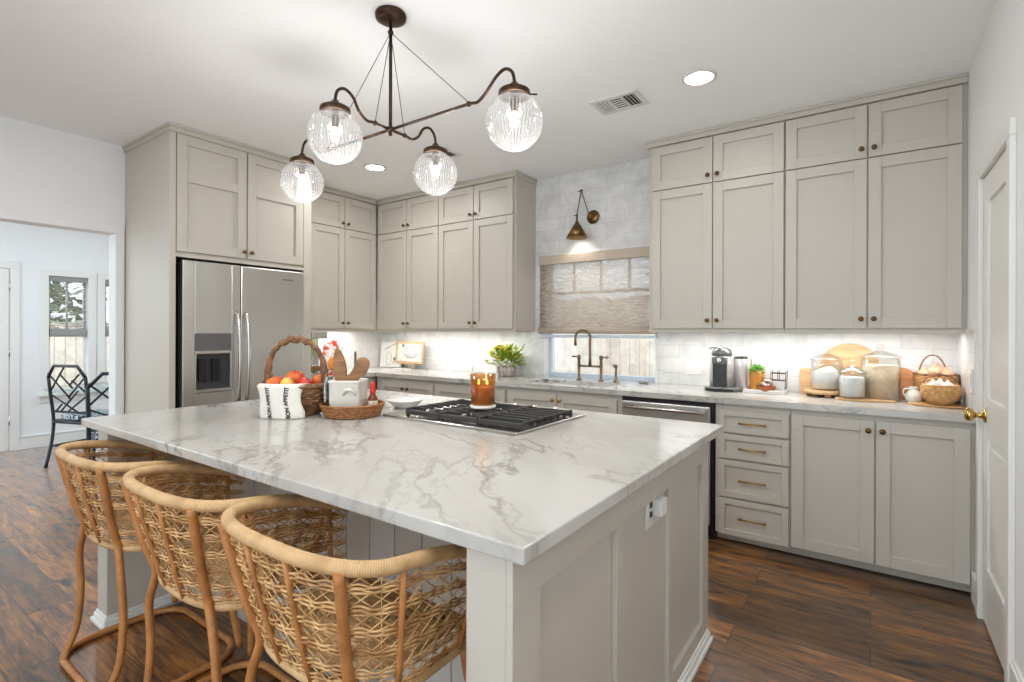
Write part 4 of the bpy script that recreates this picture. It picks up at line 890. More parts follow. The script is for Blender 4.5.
c2 = bamboo_chair((-5.12, 1.68, 0), math.radians(70), 'dark lattice-back dining chair half hidden by the doorway jamb')
r = root('glass_table', (-6.74, 2.13, 0), 'round glass-topped dining table behind the dark lattice chairs', 'table', world=True)
MB().lathe([(1e-4, .705), (.60, .705), (.606, .712), (.60, .719), (1e-4, .719)], (-6.74, 2.13, 0), 48).build('tabletop', 'tableglass', r)
MB().lathe([(.2, 0), (.2, .02), (.07, .05), (.045, .3), (.06, .55), (.16, .70), (1e-4, .704)], (-6.74, 2.13, 0), 28).build('pedestal', 'white', r)

# ------------------------------------------------------------------ apple basket on the island
Z0 = .9145
def weave_bowl(b, prof, c, rows, wob, rr, seg=48, sx=1, sy=1, rot=0, rnd=None):
    """rows of twisted cane following the profile prof(t) -> (radius, z)"""
    for k in range(rows):
        t = k / (rows - 1); R_, z = prof(t); pts = []
        for j in range(seg):
            a = 2 * PI * j / seg; w = wob * math.sin(a * seg / 4 + PI * (k % 2)); x, y = (R_ + w) * math.cos(a) * sx, (R_ + w) * math.sin(a) * sy
            pts.append((c[0] + x * math.cos(rot) - y * math.sin(rot), c[1] + x * math.sin(rot) + y * math.cos(rot), c[2] + z + (rnd.uniform(-.002, .002) if rnd else 0)))
        b.tube(pts, rr, 6, closed=True)
    return b
rv = Vector((math.cos(math.radians(35)), math.sin(math.radians(35)), 0)); fv = Vector((-math.sin(math.radians(35)), math.cos(math.radians(35)), 0))
BC = Vector((-2.305, 1.452, Z0))
bk = root('apple_basket', BC, 'dark vine-wicker basket with tall arched handle holding apples', 'basket')
rd = random.Random(3); ba = math.radians(35)
pb = lambda t: (.105 + .052 * math.sin(t * 1.5), .012 + .125 * t)
b = weave_bowl(MB(), pb, (0, 0, 0), 11, .006, .0078, 52, 1.05, .82, ba, rd); b.lathe([(1e-4, .002), (.11, .002), (.112, .014), (1e-4, .014)], (0, 0, 0), 24)
b.build('bowl', 'vine', bk)
b = MB()
for k in range(3): b = weave_bowl(b, lambda t: (.163 + .004 * math.sin(k * 2), .140), (0, 0, .004 * k), 2, .006, .008, 40, 1.05, .82, ba, rd)
b.build('rim', 'vine', bk)
b = MB()
for k in range(4):
    pts = []
    for j in range(33):
        a = PI * j / 32; ph = j * .75 + k * PI / 2; x = -.140 * math.cos(a) * (1 + .08 * math.sin(a)); z = .12 + .245 * math.sin(a) ** .7 + .006 * math.sin(j * 1.9)
        p = rv * (x + .010 * math.cos(ph) * math.cos(a)) + fv * (.010 * math.sin(ph)) + Vector((0, 0, z + .010 * math.cos(ph))); pts.append(p)
    b.tube(pts, .0088, 7)
b.build('handle', 'vine', bk)
def apple(off, r_, m, label, tilt=(0, 0)):
    p = BC + rv * off[0] + fv * off[1] + Vector((0, 0, off[2]))
    t = root('apple', p, label, 'apple', 'apples in the wicker basket')
    mt = Matrix.Rotation(tilt[0], 3, 'X') @ Matrix.Rotation(tilt[1], 3, 'Y')
    n = 14; prof = []
    for k in range(n + 1):
        a = -PI / 2 + PI * k / n; q = r_ * math.cos(a); prof.append((max(1e-5, q * (1 + .06 * math.sin(a))), r_ * .90 * math.sin(a) - (.16 * r_ if k > n - 3 else 0) * ((k - n + 3) / 3) * 1.2 + (.10 * r_ if k < 2 else 0)))
    MB().lathe(prof, (0, 0, 0), 22, 1, 1, mt).build('flesh', m, t)
    s_ = mt @ Vector((0, 0, r_ * .66)); e_ = mt @ Vector((.006, .002, r_ * 1.12)); MB().tube([s_, e_], .0016, 6).build('stem', 'stemw', t)
apple((-.085, -.040, .150), .043, 'apple', 'orange-red apple at the left end of the basket, above the towel', (.2, -.3))
apple((-.012, -.066, .148), .038, 'apple3', 'yellow-streaked red apple in front, just above the middle of the towel', (-.9, .2))
apple((.062, -.045, .150), .037, 'apple2', 'deep red apple at the front right of the basket', (-.3, .5))
apple((-.018, .028, .168), .046, 'apple', 'biggest orange-red apple at the back of the basket, highest of the pile', (.3, .3))
apple((.105, .028, .160), .037, 'apple', 'orange apple against the right foot of the basket handle', (.1, -.5))
# printed towel hung over the basket's near edge
tw = root('tea_towel', BC + fv * -.172, 'cream tea towel with black lettering hung over the apple basket', 'towel')
def towel(s_, t):
    """point on the hanging cloth: s_ across, t from the top fold (0) down to the worktop (1)"""
    xl = -.132 + .034 * t + .006 * math.sin(t * 5); xr = .090 - .018 * math.sin(PI * min(1, t * 1.25)) + .010 * t
    dep = .018 * (1 - t) - .005 * math.sin(s_ * 9 + t * 2) * t + .030 * (2 * s_ - 1) ** 2
    return rv * (xl + (xr - xl) * s_) + fv * dep + Vector((0, 0, max(.0015, .150 - .1485 * t)))
g = [[towel(j / 16, i / 14) for j in range(17)] for i in range(15)]
g = [[p + fv * .065 + Vector((0, 0, .004)) for p in g[0]], [p + fv * .024 + Vector((0, 0, .009)) for p in g[0]]] + g
MB().sheet(g, .0025).build('cloth', 'linen', tw)
for sc in (.27, .70):
    o = text_mesh('BON APPETIT', .0235, Matrix.Identity(4), 'lettering', 'ink', tw, .0004); me = o.data
    for v in me.vertices:
        along, across, up = v.co.x, v.co.y, v.co.z       # reads upwards along the stripe
        p = towel(sc - across / .19, .50 - along / .1485); v.co = p - fv * (.0034 + up + .0004)
    tag(o, 'black lettering')

# ------------------------------------------------------------------ seagrass tray with crock and bottle
TC = Vector((-2.045, 1.585, Z0))
t = root('seagrass_tray', TC, 'round coiled seagrass tray under the white crock', 'tray')
b = MB().lathe([(1e-4, .002), (.128, .002), (.128, .010), (1e-4, .010)], (0, 0, 0), 36)
for k in range(6): R_ = .127 + .004 * k; b.tube([(R_ * math.cos(a), R_ * math.sin(a), 0.008 + .0098 * k) for a in [2 * PI * j / 44 for j in range(44)]], .0056, 7, closed=True)
b.build('coiled_wall', 'seagrass', t)
CCt = TC + rv * -.022 + fv * .005 + Vector((0, 0, .010))
ck = root('utensil_crock', CCt, 'square white ceramic crock holding wooden utensils', 'crock', None, math.radians(35))
def rsq(h, z, n=32, p=8): return [(h * math.copysign(abs(math.cos(2 * PI * j / n)) ** (2 / p), math.cos(2 * PI * j / n)), h * math.copysign(abs(math.sin(2 * PI * j / n)) ** (2 / p), math.sin(2 * PI * j / n)), z) for j in range(n)]
b = MB(); L = [rsq(.066, 0), rsq(.072, .006), rsq(.075, .08), rsq(.076, .150), rsq(.079, .154), rsq(.079, .162), rsq(.073, .163), rsq(.069, .150), rsq(.066, .012)]
k0 = len(b.v)
for ring_ in L: b.v += ring_
for i in range(len(L) - 1):
    for j in range(32): j2 = (j + 1) % 32; b.face((i * 32 + j, i * 32 + j2, (i + 1) * 32 + j2, (i + 1) * 32 + j), None, True)
b.face(list(reversed(range(32)))); b.face([(len(L) - 1) * 32 + j for j in range(32)]); b.build('body', 'cream', ck)
MB().tube(smooth([(.0, -.075, .098), (.012, -.086, .118), (.030, -.088, .122), (.048, -.086, .118), (.056, -.075, .098)], 4), .007, 8).build('handle', 'cream', ck)
def utensil(name, label, cat, off, outline, th, m, lean=(0, 0), turn=0.):
    """a flat carved blade with its outline in (side, up), standing in the crock"""
    u = root(name, CCt + Vector((0, 0, .014)) + rv * off[0] + fv * off[1], label, cat, 'wooden utensils in the crock', math.radians(35) + turn)
    g = []
    pts = [Vector((x + lean[0] * z, lean[1] * z - th / 2, z)) for x, z in outline]
    MB().poly(pts, (0, th, 0)).build('blade', m, u, .003); return u
def sm2(pts, n=5): return [(p[0], p[2]) for p in smooth([(x, 0, z) for x, z in pts], n)]
utensil('wooden_paddle', 'tall curved wooden paddle leaning left in the crock', 'utensil', (-.026, -.01), sm2([(-.012, 0), (-.016, .09), (-.038, .19), (-.036, .25), (-.020, .300), (.006, .275), (.024, .22), (.026, .16), (.014, .09), (.012, 0)]), .012, 'wood1', (-.04, .03))
utensil('wooden_scraper', 'broad rounded wooden scraper leaning right in the crock', 'utensil', (.020, -.030), sm2([(-.014, 0), (-.03, .08), (-.05, .14), (-.026, .165), (.0, .190), (.026, .246), (.058, .256), (.082, .238), (.080, .205), (.062, .170), (.038, .155), (.018, .08), (.012, 0)]), .012, 'wood1', (.02, .02))
utensil('wooden_spoon_handle', 'slim dark utensil handle upright at the back of the crock', 'utensil', (.022, .03), [(-.006, 0), (-.005, .15), (-.006, .272), (-.003, .284), (.003, .284), (.006, .272), (.005, .15), (.006, 0)], .010, 'twig', (.0, .02))
# patterned cloth tucked behind the crock
cl = root('patterned_cloth', TC + rv * -.165 + fv * .02 + Vector((0, 0, 0)), 'bright floral cloth draped behind the crock and the apple basket', 'cloth', None, math.radians(35))
cl.location = TC + rv * -.140 + fv * .225
g = []
for i in range(13):
    t = i / 12; row = []
    for j in range(9): s_ = j / 8; row.append((-.068 + .105 * s_ + .010 * math.sin(t * 7) - .02 * t, .02 * math.sin(s_ * 8 + t * 4) + .01 * t, 0.005 + .36 * t * (1 - .22 * abs(s_ - .45) * t)))
    g.append(row)
MB().sheet(g, .004).build('fabric', 'fl', cl)
MB().sheet([[(x - .01, y - .014, z * .55 + .03) for x, y, z in row] for row in g], .003).build('lower_fold', 'fl2', cl)
tag(MB().lathe([(1e-4, 0), (.026, .001), (.020, .003), (1e-4, .003)], (-.03, -.016, .235), 9, 1, 1.4, Matrix.Rotation(PI / 2, 3, 'X')).build('flower_motif', 'orange', cl), 'orange flower motif')
gc = root('grey_cloth', CCt + rv * -.064 + fv * -.01, 'grey patterned cloth hanging over the left edge of the crock', 'cloth', None, math.radians(35))
MB().sheet([[(-.018 - .012 * math.sin(t * 2.2) + .004 * math.sin(s_ * 7), -.05 + .085 * s_, .178 - .12 * t + .022 * math.sin(t * 3)) for s_ in [q / 8 for q in range(9)]] for t in [q / 10 for q in range(11)]], .004).build('fabric', 'towel2', gc)
# hot sauce
hs = root('hot_sauce_bottle', TC + rv * .092 + fv * .018 + Vector((0, 0, .0105)), 'small hot sauce bottle with red cap in the seagrass tray', 'bottle')
MB().lathe([(1e-4, 0), (.023, 0), (.024, .004), (.024, .066), (.020, .078), (.011, .092), (.010, .104), (1e-4, .105)], (0, 0, 0), 22).build('bottle_glass', 'sauce', hs)
MB().lathe([(.0245, .016), (.0248, .018), (.0248, .058), (.0245, .060)], (0, 0, 0), 22).build('label', 'label', hs)
MB().lathe([(.014, .094), (.0145, .096), (.0125, .140), (.010, .146), (1e-4, .147)], (0, 0, 0), 18).build('cap', 'red', hs)
# white serving dish left of the cooktop
sd_ = root('serving_dish', (-2.035, 1.915, Z0), 'wide white serving dish beside the left end of the cooktop', 'dish')
MB().lathe([(1e-4, 0), (.055, 0), (.058, .006), (.062, .010), (.092, .036), (.100, .040), (.101, .044), (.094, .044), (.060, .018), (1e-4, .014)], (0, 0, 0), 40).build('bowl', 'white', sd_)

# ------------------------------------------------------------------ back worktop
CT = .9145
# flowers
fp = root('flower_pot', (-2.745, 3.83, CT), 'yellow and green flowers in a low glazed bowl left of the window', 'flowers')
MB().lathe([(1e-4, 0), (.075, 0), (.080, .006), (.090, .05), (.090, .092), (.085, .092), (.080, .03), (1e-4, .03)], (0, 0, 0), 30).build('bowl', 'pot', fp)
rd = random.Random(11)
def leaf(b, p, d, L, w):
    d = d.normalized(); s_ = d.cross(Vector((rd.uniform(-.4, .4), rd.uniform(-.4, .4), 1))); s_ = s_.normalized() if s_.length > .01 else Vector((1, 0, 0)); up = Vector((0, 0, -.15 * L))
    k = len(b.v); b.v += [tuple(p), tuple(p + d * L * .45 + s_ * w), tuple(p + d * L + up), tuple(p + d * L * .45 - s_ * w)]; b.face((k, k + 1, k + 2, k + 3))
b = MB(); st_ = MB()
for k in range(420):
    a = rd.uniform(0, 2 * PI); e = rd.uniform(.0, 1.35); rr_ = rd.uniform(.06, .15)
    d = Vector((math.cos(a) * math.cos(e), math.sin(a) * math.cos(e), math.sin(e) * 1.05)); p = Vector((0, 0, .10)) + Vector((d.x * rr_ * 1.05, d.y * rr_, d.z * rr_ * 1.05)); leaf(b, p, d + Vector((rd.uniform(-.5, .5), rd.uniform(-.5, .5), rd.uniform(-.2, .5))), rd.uniform(.04, .075), rd.uniform(.009, .017))
for k in range(5):
    p0 = Vector((.04, 0, .10)); p1 = Vector((.14 + .012 * k, .01 * k - .02, .22 + .016 * k)); st_.tube([p0, p0.lerp(p1, .5) + Vector((0, 0, .02)), p1], .002, 5)
    for q in range(7): leaf(b, p0.lerp(p1, .4 + .1 * q), Vector((rd.uniform(-.6, 1), rd.uniform(-1, 1), .6)), .045, .007)
for k in range(2):
    p1 = Vector((-.10 - .02 * k, .02, .26)); st_.tube([Vector((-.03, 0, .10)), p1], .002, 5)
    for q in range(5): leaf(b, Vector((-.03, 0, .10)).lerp(p1, .5 + .1 * q), Vector((rd.uniform(-1, .6), rd.uniform(-1, 1), .6)), .03, .006)
tag(b.build('leaves', 'leaf', fp), kind='stuff'); st_.build('stems', 'leaf', fp)
for k in range(24):
    a = rd.uniform(PI * .9, 2.1 * PI); e = rd.uniform(.1, 1.3); p = Vector((math.cos(a) * math.cos(e) * .17, math.sin(a) * math.cos(e) * .16 - .02, .115 + math.sin(e) * .16)); f = MB()
    for q in range(9): t = q * 2 * PI / 9; leaf(f, p, Vector((math.cos(t), math.sin(t), .7)), .040, .012)
    for q in range(5): t = q * 2 * PI / 5; leaf(f, p, Vector((math.cos(t) * .5, math.sin(t) * .5, 1)), .028, .009)
    f.build('blossom', 'leafy', fp)
# framed picture on a small easel
pf = root('framed_picture', (-4.09, 3.90, CT), 'small oak-framed print of a white platter on a stand in the corner', 'picture')
tl = Matrix.Rotation(-.10, 3, 'X'); pc = Vector((0, 0, .06)); w, h = .208, .235
b = MB()
for q in ((-w, w, 0, .022), (-w, w, h - .022, h)): b.box(q[0], q[1], -.010, .010, .062 + q[2], .062 + q[3], tl, (0, 0, .062))
for q in ((-w, -w + .022), (w - .022, w)): b.box(q[0], q[1], -.010, .010, .062 + .022, .062 + h - .022, tl, (0, 0, .062))
b.build('frame', 'frame', pf)
MB().box(-w + .02, w - .02, -.002, .006, .080, .062 + h - .018, tl, (0, 0, .062)).build('print', 'paper', pf)
Rx = Matrix.Rotation(PI / 2 - .10, 3, 'X'); 
b = MB()
for q in (1, .86, .55): b.tube([tl @ Vector((.02 + .112 * q * math.cos(a) * .96 + .02 * math.sin(a), -.0105, .125 + .062 + .0 + .066 * q * math.sin(a) - .012 * math.cos(a))) for a in [2 * PI * j / 36 for j in range(36)]], .0016, 5, closed=True)
tag(b.build('printed_oval', 'palegrey', pf), 'pale grey oval drawn on the print')
tag(MB().poly([tl @ Vector(p) for p in ((-.125, -.0095, .25), (-.085, -.0095, .225), (-.09, -.0095, .25), (-.07, -.0095, .26), (-.11, -.0095, .268))], (0, -.001, 0)).build('printed_sprig', 'twig', pf), 'dark sprig drawn on the print')
b = MB()
for x in (-.09, .09): b.tube([(x, -.05, .004), (x, -.02, .055), (x, .012, .062), (x * .6, .05, .004)], .004, 6); b.tube([(x, -.02, .055), (x, -.034, .075)], .004, 6)
b.tube([(-.09, -.02, .055), (.09, -.02, .055)], .004, 6); b.build('easel', 'frame', pf)
tag(MB().box(-4.20, -3.98, 3.775, 3.840, CT + .0003, CT + .0125).build('booklet', 'paper', org=(-4.09, 3.81, CT), bevel=.001), 'thin white booklet lying in front of the picture stand', 'booklet')
# white platter with bird-and-branch drawing, leaning in the corner
wp = root('printed_platter', (-4.42, 3.955, CT), 'square white platter painted with a dark branch, leaning beside the framed picture', 'platter')
tl2 = Matrix.Rotation(-.10, 3, 'X')
MB().box(-.20, .155, -.008, .008, .002, .29, tl2, (0, 0, 0)).build('board', 'white', wp, .006)
tp = lambda x, z: tl2 @ Vector((x, -.0095, z))
b = MB(); b.tube([tp(-.13, .20), tp(-.03, .24), tp(.05, .272)], .0035, 5); b.tube([tp(.05, .272), tp(.10, .21), tp(.07, .12), tp(.02, .05)], .0045, 5); b.tube([tp(.10, .21), tp(.115, .25)], .004, 5)
for x, z in ((.10, .235), (.085, .17), (.04, .10), (.12, .14)): b.ball(tuple(tp(x, z)), .014, 8, 1, .2, 1.3)
tag(b.build('painted_branch', 'twig', wp), 'dark painted branch')
b = MB()
for cx_, cz_, q in ((-.05, .10, .06), (.10, .13, .065)): b.tube([tp(cx_ + q * .7 * math.cos(a), cz_ + q * 1.3 * math.sin(a)) for a in [2 * PI * j / 24 for j in range(24)]], .002, 5, closed=True)
tag(b.build('painted_ovals', 'grey', wp), 'grey painted ovals')
# coffee maker by the fridge
cm = root('coffee_maker', (-4.22, 2.83, CT), 'silver coffee maker with glass carafe on the left worktop beside the fridge', 'coffee maker')
MB().box(-.11, .11, -.08, .08, 0, .03).box(-.11, -.03, -.08, .08, .03, .34).build('body', 'chrome', cm, .008)
MB().box(-.11, .10, -.085, .085, .335, .40).build('top_housing', 'steel_h', cm, .012)
MB().lathe([(1e-4, 0), (.06, 0), (.068, .03), (.066, .09), (.045, .125), (.048, .14), (.045, .14), (.042, .124), (.062, .088), (1e-4, .005)], (.05, 0, .032), 24).build('carafe', 'glass', cm)
MB().tube([(.116, 0, .05), (.15, 0, .07), (.15, 0, .13), (.10, 0, .16)], .007, 8).build('carafe_handle', 'black', cm)
MB().lathe([(1e-4, 0), (.058, .002), (.062, .04), (1e-4, .045)], (.05, 0, .040), 20).build('coffee', 'wood1', cm)

# pod coffee machine
pc_ = root('pod_coffee_machine', (-.848, 3.80, CT), 'silver pod coffee machine with dark front and side water tank', 'coffee machine')
MB().lathe([(1e-4, 0), (.118, 0), (.122, .006), (.122, .022), (.116, .028), (1e-4, .028)], (0, -.015, 0), 30, 1, .92).build('base', 'smoke', pc_)
MB().box(-.09, .09, -.128, -.121, .006, .022).build('drip_edge', 'black', pc_, .003)
MB().lathe([(.082, .028), (.082, .232), (.078, .238), (1e-4, .238)], (-.012, .012, 0), 32, 1, 1.05).build('body', 'silver', pc_)
MB().box(-.056, .036, -.082, -.045, .034, .205).build('brew_bay', 'thick', pc_, .006)
MB().box(-.058, .038, -.090, -.05, .188, .236).build('brew_head', 'smoke', pc_, .008)
MB().lathe([(1e-4, -.001), (.014, 0), (.014, .004), (.009, .005), (1e-4, .003)], (-.010, -.092, .214), 18, 1, 1, Matrix.Rotation(PI / 2, 3, 'X')).build('round_badge', 'chrome', pc_)
MB().lathe([(.066, .236), (.069, .262), (.060, .285), (.040, .300), (1e-4, .306)], (-.012, .0, 0), 26).build('lid', 'smoke', pc_)
MB().tube(smooth([(-.005, -.045, .296), (-.03, -.062, .304), (-.062, -.065, .306), (-.085, -.06, .298)], 4), [.010] * 10 + [.016] * 2 + [.012], 10).build('lever', 'chrome', pc_)
MB().lathe([(.044, .01), (.045, .222), (.043, .226), (1e-4, .226)], (.104, .035, 0), 24).build('water_tank', 'silver', pc_)
MB().lathe([(.046, .226), (.046, .236), (.03, .240), (1e-4, .240)], (.104, .035, 0), 24).build('tank_lid', 'black', pc_)

# white tray with pods, plant and wire basket
wt = root('white_tray', (-.585, 3.825, CT), 'rectangular white tray under the coffee pods', 'tray')
b = MB(); b.box(-.125, .125, -.085, .085, 0, .010)
for q in ((-.125, -.117, -.085, .085), (.117, .125, -.085, .085), (-.117, .117, -.085, -.077), (-.117, .117, .077, .085)): b.box(*q, .010, .026)
b.build('tray_body', 'white', wt, .003)
TZ = CT + .0105
cb = root('copper_bowl', (-.575, 3.785, TZ), 'low copper bowl heaped with coffee pods on the white tray', 'bowl')
MB().lathe([(1e-4, 0), (.041, 0), (.052, .014), (.0615, .040), (.058, .040), (.048, .014), (1e-4, .006)], (0, 0, 0), 30).build('bowl', 'copper', cb)
names = ['left end', 'middle', 'right end', 'back, left of the wire basket', 'top of the heap']
for k, (x, y, z) in enumerate(((-.045, -.015, .044), (.0, -.03, .046), (.044, -.012, .046), (-.02, .03, .05), (.012, .008, .074))):
    pd = MB().lathe([(1e-4, 0), (.014, .001), (.021, .018), (.024, .020), (.024, .023), (1e-4, .026)], (0, 0, 0), 18, 1, 1, Matrix.Rotation(.5 * math.sin(k * 2.1), 3, 'X') @ Matrix.Rotation(.6 * math.cos(k * 1.3), 3, 'Y')).build('coffee_pod', 'pod', org=None)
    pd.location = (-.575 + x * .72, 3.785 + y * .72, TZ + z - .012); tag(pd, 'foil coffee pod at the %s in the copper bowl' % names[k], 'coffee pod', 'coffee pods in the copper bowl')
ab = root('amber_canister', (-.648, 3.872, TZ), 'amber-coloured canister holding a small green plant on the white tray', 'canister')
MB().lathe([(1e-4, 0), (.044, 0), (.046, .004), (.047, .075), (.050, .085), (.050, .130), (.045, .130), (.043, .02), (1e-4, .02)], (0, 0, 0), 28).build('canister_body', 'amber', ab)
b = MB(); rd = random.Random(5)
for k in range(90):
    a = rd.uniform(0, 2 * PI); e = rd.uniform(.1, 1.4); d = Vector((math.cos(a) * math.cos(e), math.sin(a) * math.cos(e), math.sin(e))); leaf(b, Vector((d.x * .03, d.y * .03, .12 + d.z * .02)), d, rd.uniform(.03, .055), .010)
M['sprout'] = two_tone('sprout_green', (70, 130, 44), (150, 214, 92), 40, .35, .6)
tag(b.build('sprouts', 'sprout', ab), kind='stuff')
wb = root('wire_basket', (-.512, 3.868, TZ), 'small bronze wire basket on legs at the right end of the white tray', 'wire basket')
b = MB()
for z in (.075, .122): b.tube([(-.042, -.035, z), (.042, -.035, z), (.042, .035, z), (-.042, .035, z)], .0026, 6, closed=True)
for x in (-.042, 0, .042):
    for y in (-.035, .035): b.tube([(x, y, .0 if x else .075), (x * (1.18 if x > 0 else 1), y, .140)], .0022, 6)
b.box(-.042, .042, -.035, .035, .073, .076); b.build('wire_frame', 'bronze', wb)
st = MB().tube([(-.01, -.02, .077), (-.065, .0, .24)], .003, 6)
tag(MB().tube([(-.692, 3.925, CT + .003), (-.706, 3.998, CT + .215)], [.0035, .003], 8).build('stir_stick', 'wood1', org=(-.692, 3.925, CT)), 'thin wooden stirrer leaning on the backsplash behind the white tray', 'stirrer')

# jars
def lid(r_, z, o, knob_r=.018):
    MB().lathe([(r_ + .006, z), (r_ + .010, z + .004), (r_ + .004, z + .012), (r_ * .5, z + .034), (knob_r, z + .044), (knob_r * .7, z + .050), (knob_r, z + .060), (knob_r * 1.1, z + .074), (knob_r * .8, z + .080), (1e-4, z + .081)], (0, 0, 0), 34).build('lid', 'glass', o)
def jar(loc, r_, h, fill, m, label, lipz, wavy=0, name='glass_jar'):
    j = root(name, loc, label, 'jar', 'lidded glass jars')
    MB().lathe([(1e-4, 0), (r_ - .01, 0), (r_, .008), (r_, h - .015), (r_ - .006, h - .006), (r_ + .003, h), (r_ - .002, h), (r_ - .010, h - .008), (r_ - .004, h - .018), (r_ - .004, .010), (1e-4, .006)], (0, 0, 0), 40).build('jar_glass', 'glass', j)
    b = MB(); rr_ = r_ - .006; b.lathe([(1e-4, .008), (rr_, .010), (rr_, fill - .004), (rr_ * .8, fill), (rr_ * .4, fill + wavy), (1e-4, fill + wavy * .5)], (0, 0, 0), 36)
    if wavy:
        for q in range(len(b.v)):
            x, y, z = b.v[q]
            if z > fill - .006: b.v[q] = (x, y, z + .014 * math.sin(x * 40 + 1) * math.cos(y * 25))
    b.build('contents', m, j)
    lid(r_, h, j); return j
ws = root('round_riser', (-.245, 3.835, CT), 'round wooden riser on feet under the flour jar', 'riser')
MB().lathe([(1e-4, .020), (.110, .020), (.115, .024), (.115, .038), (.110, .042), (1e-4, .042)], (0, 0, 0), 36).build('top', 'wood2', ws)
for k in range(4): a = PI / 4 + k * PI / 2 - .5; MB().box(.085 * math.cos(a) - .016, .085 * math.cos(a) + .016, .085 * math.sin(a) - .016, .085 * math.sin(a) + .016, 0, .020).build('foot', 'wood1', ws, .003)
jar((-.235, 3.84, CT + .0425), .090, .190, .125, 'flour', 'wide glass jar of white flour on the wooden riser', 0, .012)
tb = root('serving_board', (-.07, 3.712, CT), 'thin wooden paddle board under the white sugar jar', 'board')
MB().poly([Vector((x, y, .0005)) for x, y in [(.105 * math.cos(a) * 1.05, .06 * math.sin(a)) for a in [.35 + (2 * PI - .7) * k / 26 for k in range(27)]] + [(.115, -.016), (.185, -.013), (.19, 0), (.185, .013), (.115, .016)]], (0, 0, .012)).build('board', 'wood2', tb, .003)
jar((-.095, 3.722, CT + .0135), .070, .150, .128, 'sugar', 'small glass jar of white sugar in front of the two bigger jars', 0)
jar((.045, 3.833, CT), .100, .255, .215, 'oats', 'tall glass jar of beige oats, biggest of the three jars', 0)
# leaning boards
def leaning(name, loc, label, pts, th, m, ang, side=0):
    o = root(name, loc, label, 'cutting board', 'wooden boards leaning on the backsplash', side)
    rt = Matrix.Rotation(-ang, 3, 'X'); MB().poly([rt @ Vector((x, 0, z)) for x, z in pts], rt @ Vector((0, th, 0))).build('board', m, o, .003); return o
circ = lambda r_, n=36, cz=None: [(r_ * math.cos(2 * PI * k / n), (cz if cz is not None else r_) + r_ * math.sin(2 * PI * k / n)) for k in range(n)]
leaning('cutting_board', (-.335, 3.945, CT + .0005), 'upright rectangular maple board left of the flour jar', [(-.062, 0), (.062, 0), (.062, .16), (.052, .172), (-.052, .172), (-.062, .16)], .018, 'wood2', .14)
leaning('round_cutting_board', (-.115, 3.947, CT + .0005), 'large round maple board standing behind the jars', circ(.170), .018, 'wood2', .12)
leaning('round_cutting_board', (.148, 3.95, CT + .0005), 'small reddish round board right of the oats jar', circ(.098), .018, 'wood3', .16)

# bread baskets
tv = root('woven_trivet', (.315, 3.70, CT), 'round woven trivet under the small wicker basket', 'trivet')
b = MB()
for k in range(12): R_ = .01 + .0105 * k; b.tube([(R_ * math.cos(a) * 1.06, R_ * math.sin(a) * .62, .005) for a in [2 * PI * j / 30 for j in range(30)]], .0052, 6, closed=True)
for k in range(26): a = 2 * PI * k / 26; b.ball((.132 * math.cos(a) * 1.06, .132 * math.sin(a) * .62, .006), .006, 6)
b.build('coil', 'wick', tv)
sb = root('small_wicker_basket', (.316, 3.696, CT + .0115), 'small round honey wicker basket filled with garlic bulbs', 'basket')
pw = lambda t: (.046 + .042 * math.sin(t * PI * .72), .004 + .098 * t)
b = weave_bowl(MB(), pw, (0, 0, 0), 17, .0022, .0036, 48); b.lathe([(1e-4, 0), (.047, 0), (.047, .004), (1e-4, .004)], (0, 0, 0), 20)
for k in range(26): a = 2 * PI * k / 26; b.tube([((pw(t)[0] + .001) * math.cos(a), (pw(t)[0] + .001) * math.sin(a), pw(t)[1]) for t in (0, .2, .4, .6, .8, 1)], .0030, 5)
b.build('bowl', 'wick', sb)
b = MB(); R_, z_ = pw(1); b.tube([(R_ * math.cos(a), R_ * math.sin(a), z_ + .003) for a in [2 * PI * j / 36 for j in range(36)]], .0058, 8, closed=True); b.build('rim', 'wick', sb)
MB().tube([(R_ * math.cos(a) * .98, .01, z_ + .062 * math.sin(a)) for a in [PI * j / 20 for j in range(21)]], .0034, 8).build('handle', 'vine', sb)
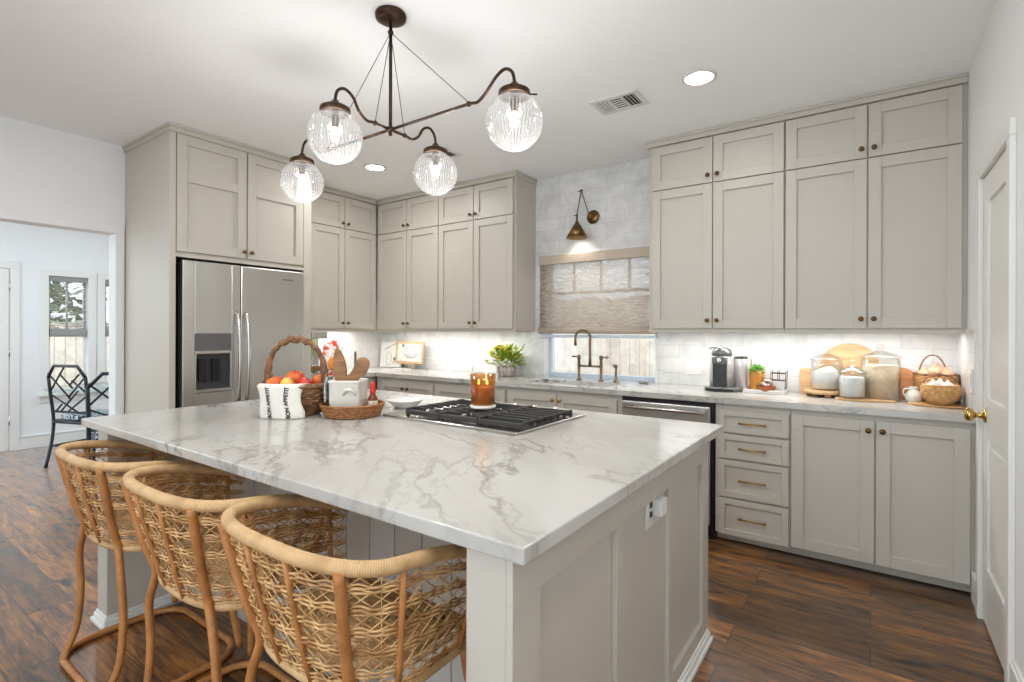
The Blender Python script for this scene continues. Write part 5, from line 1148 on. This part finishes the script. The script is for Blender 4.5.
for k, (x, y, z, n) in enumerate(((-.034, -.012, .102, 'left side'), (.030, -.014, .103, 'front right'), (.0, .03, .106, 'back'))):
    gb = MB().lathe([(1e-4, -.022), (.016, -.021), (.029, -.006), (.026, .010), (.010, .022), (.005, .034), (1e-4, .036)], (0, 0, 0), 20).build('garlic_bulb', 'garlic'); gb.location = (.316 + x, 3.696 + y, CT + .0115 + z); tag(gb, 'white garlic bulb at the %s of the small wicker basket' % n, 'garlic', 'garlic bulbs in the small basket')
lb = root('handled_wicker_basket', (.311, 3.895, CT), 'larger wicker basket with arched handle behind the small one', 'basket')
pw2 = lambda t: (.064 + .038 * math.sin(t * PI * .6), .004 + .155 * t)
b = weave_bowl(MB(), pw2, (0, 0, 0), 20, .003, .0046, 44); b.lathe([(1e-4, 0), (.066, 0), (.066, .004), (1e-4, .004)], (0, 0, 0), 20); b.build('bowl', 'wick', lb)
b = MB(); R_, z_ = pw2(1)
for q in range(2): b.tube([((R_ + .002 * math.sin(j * 1.6 + q * PI)) * math.cos(a), (R_ + .002 * math.sin(j * 1.6)) * math.sin(a), z_ + .004 + .004 * math.sin(j * 1.6 + q * PI)) for j, a in enumerate([2 * PI * j / 40 for j in range(40)])], .0055, 7, closed=True)
b.build('rim', 'vine', lb)
MB().tube([(R_ * .62 * math.cos(a) - .015, 0, z_ + .118 * math.sin(a)) for a in [PI * j / 24 for j in range(25)]], .0042, 8).build('handle', 'vine', lb)
for k, (x, y, z, n) in enumerate(((-.055, -.02, .165, 'left'), (-.01, -.035, .178, 'front middle'), (.045, -.02, .166, 'right'), (.01, .035, .185, 'back'))):
    on = MB().lathe([(1e-4, -.030), (.020, -.027), (.036, -.004), (.033, .014), (.014, .030), (.005, .044), (1e-4, .046)], (0, 0, 0), 22).build('onion', 'peach'); on.location = (.311 + x, 3.895 + y, CT + z); tag(on, 'peach-skinned onion at the %s of the handled wicker basket' % n, 'onion', 'onions in the handled basket')
wo = root('white_ceramic_jug', (.203, 3.80, CT), 'small rounded white ceramic jug left of the small wicker basket', 'jug')
MB().lathe([(1e-4, 0), (.026, 0), (.040, .022), (.038, .050), (.022, .074), (.020, .086), (.024, .092), (.019, .092), (.016, .074), (1e-4, .06)], (0, 0, 0), 24).build('body', 'white', wo)
MB().tube(smooth([(-.020, 0, .082), (-.044, 0, .076), (-.048, 0, .052), (-.036, 0, .034)], 4), .004, 7).build('handle', 'white', wo)
for o in list(bpy.data.objects):
    if '_o' in o: del o['_o']
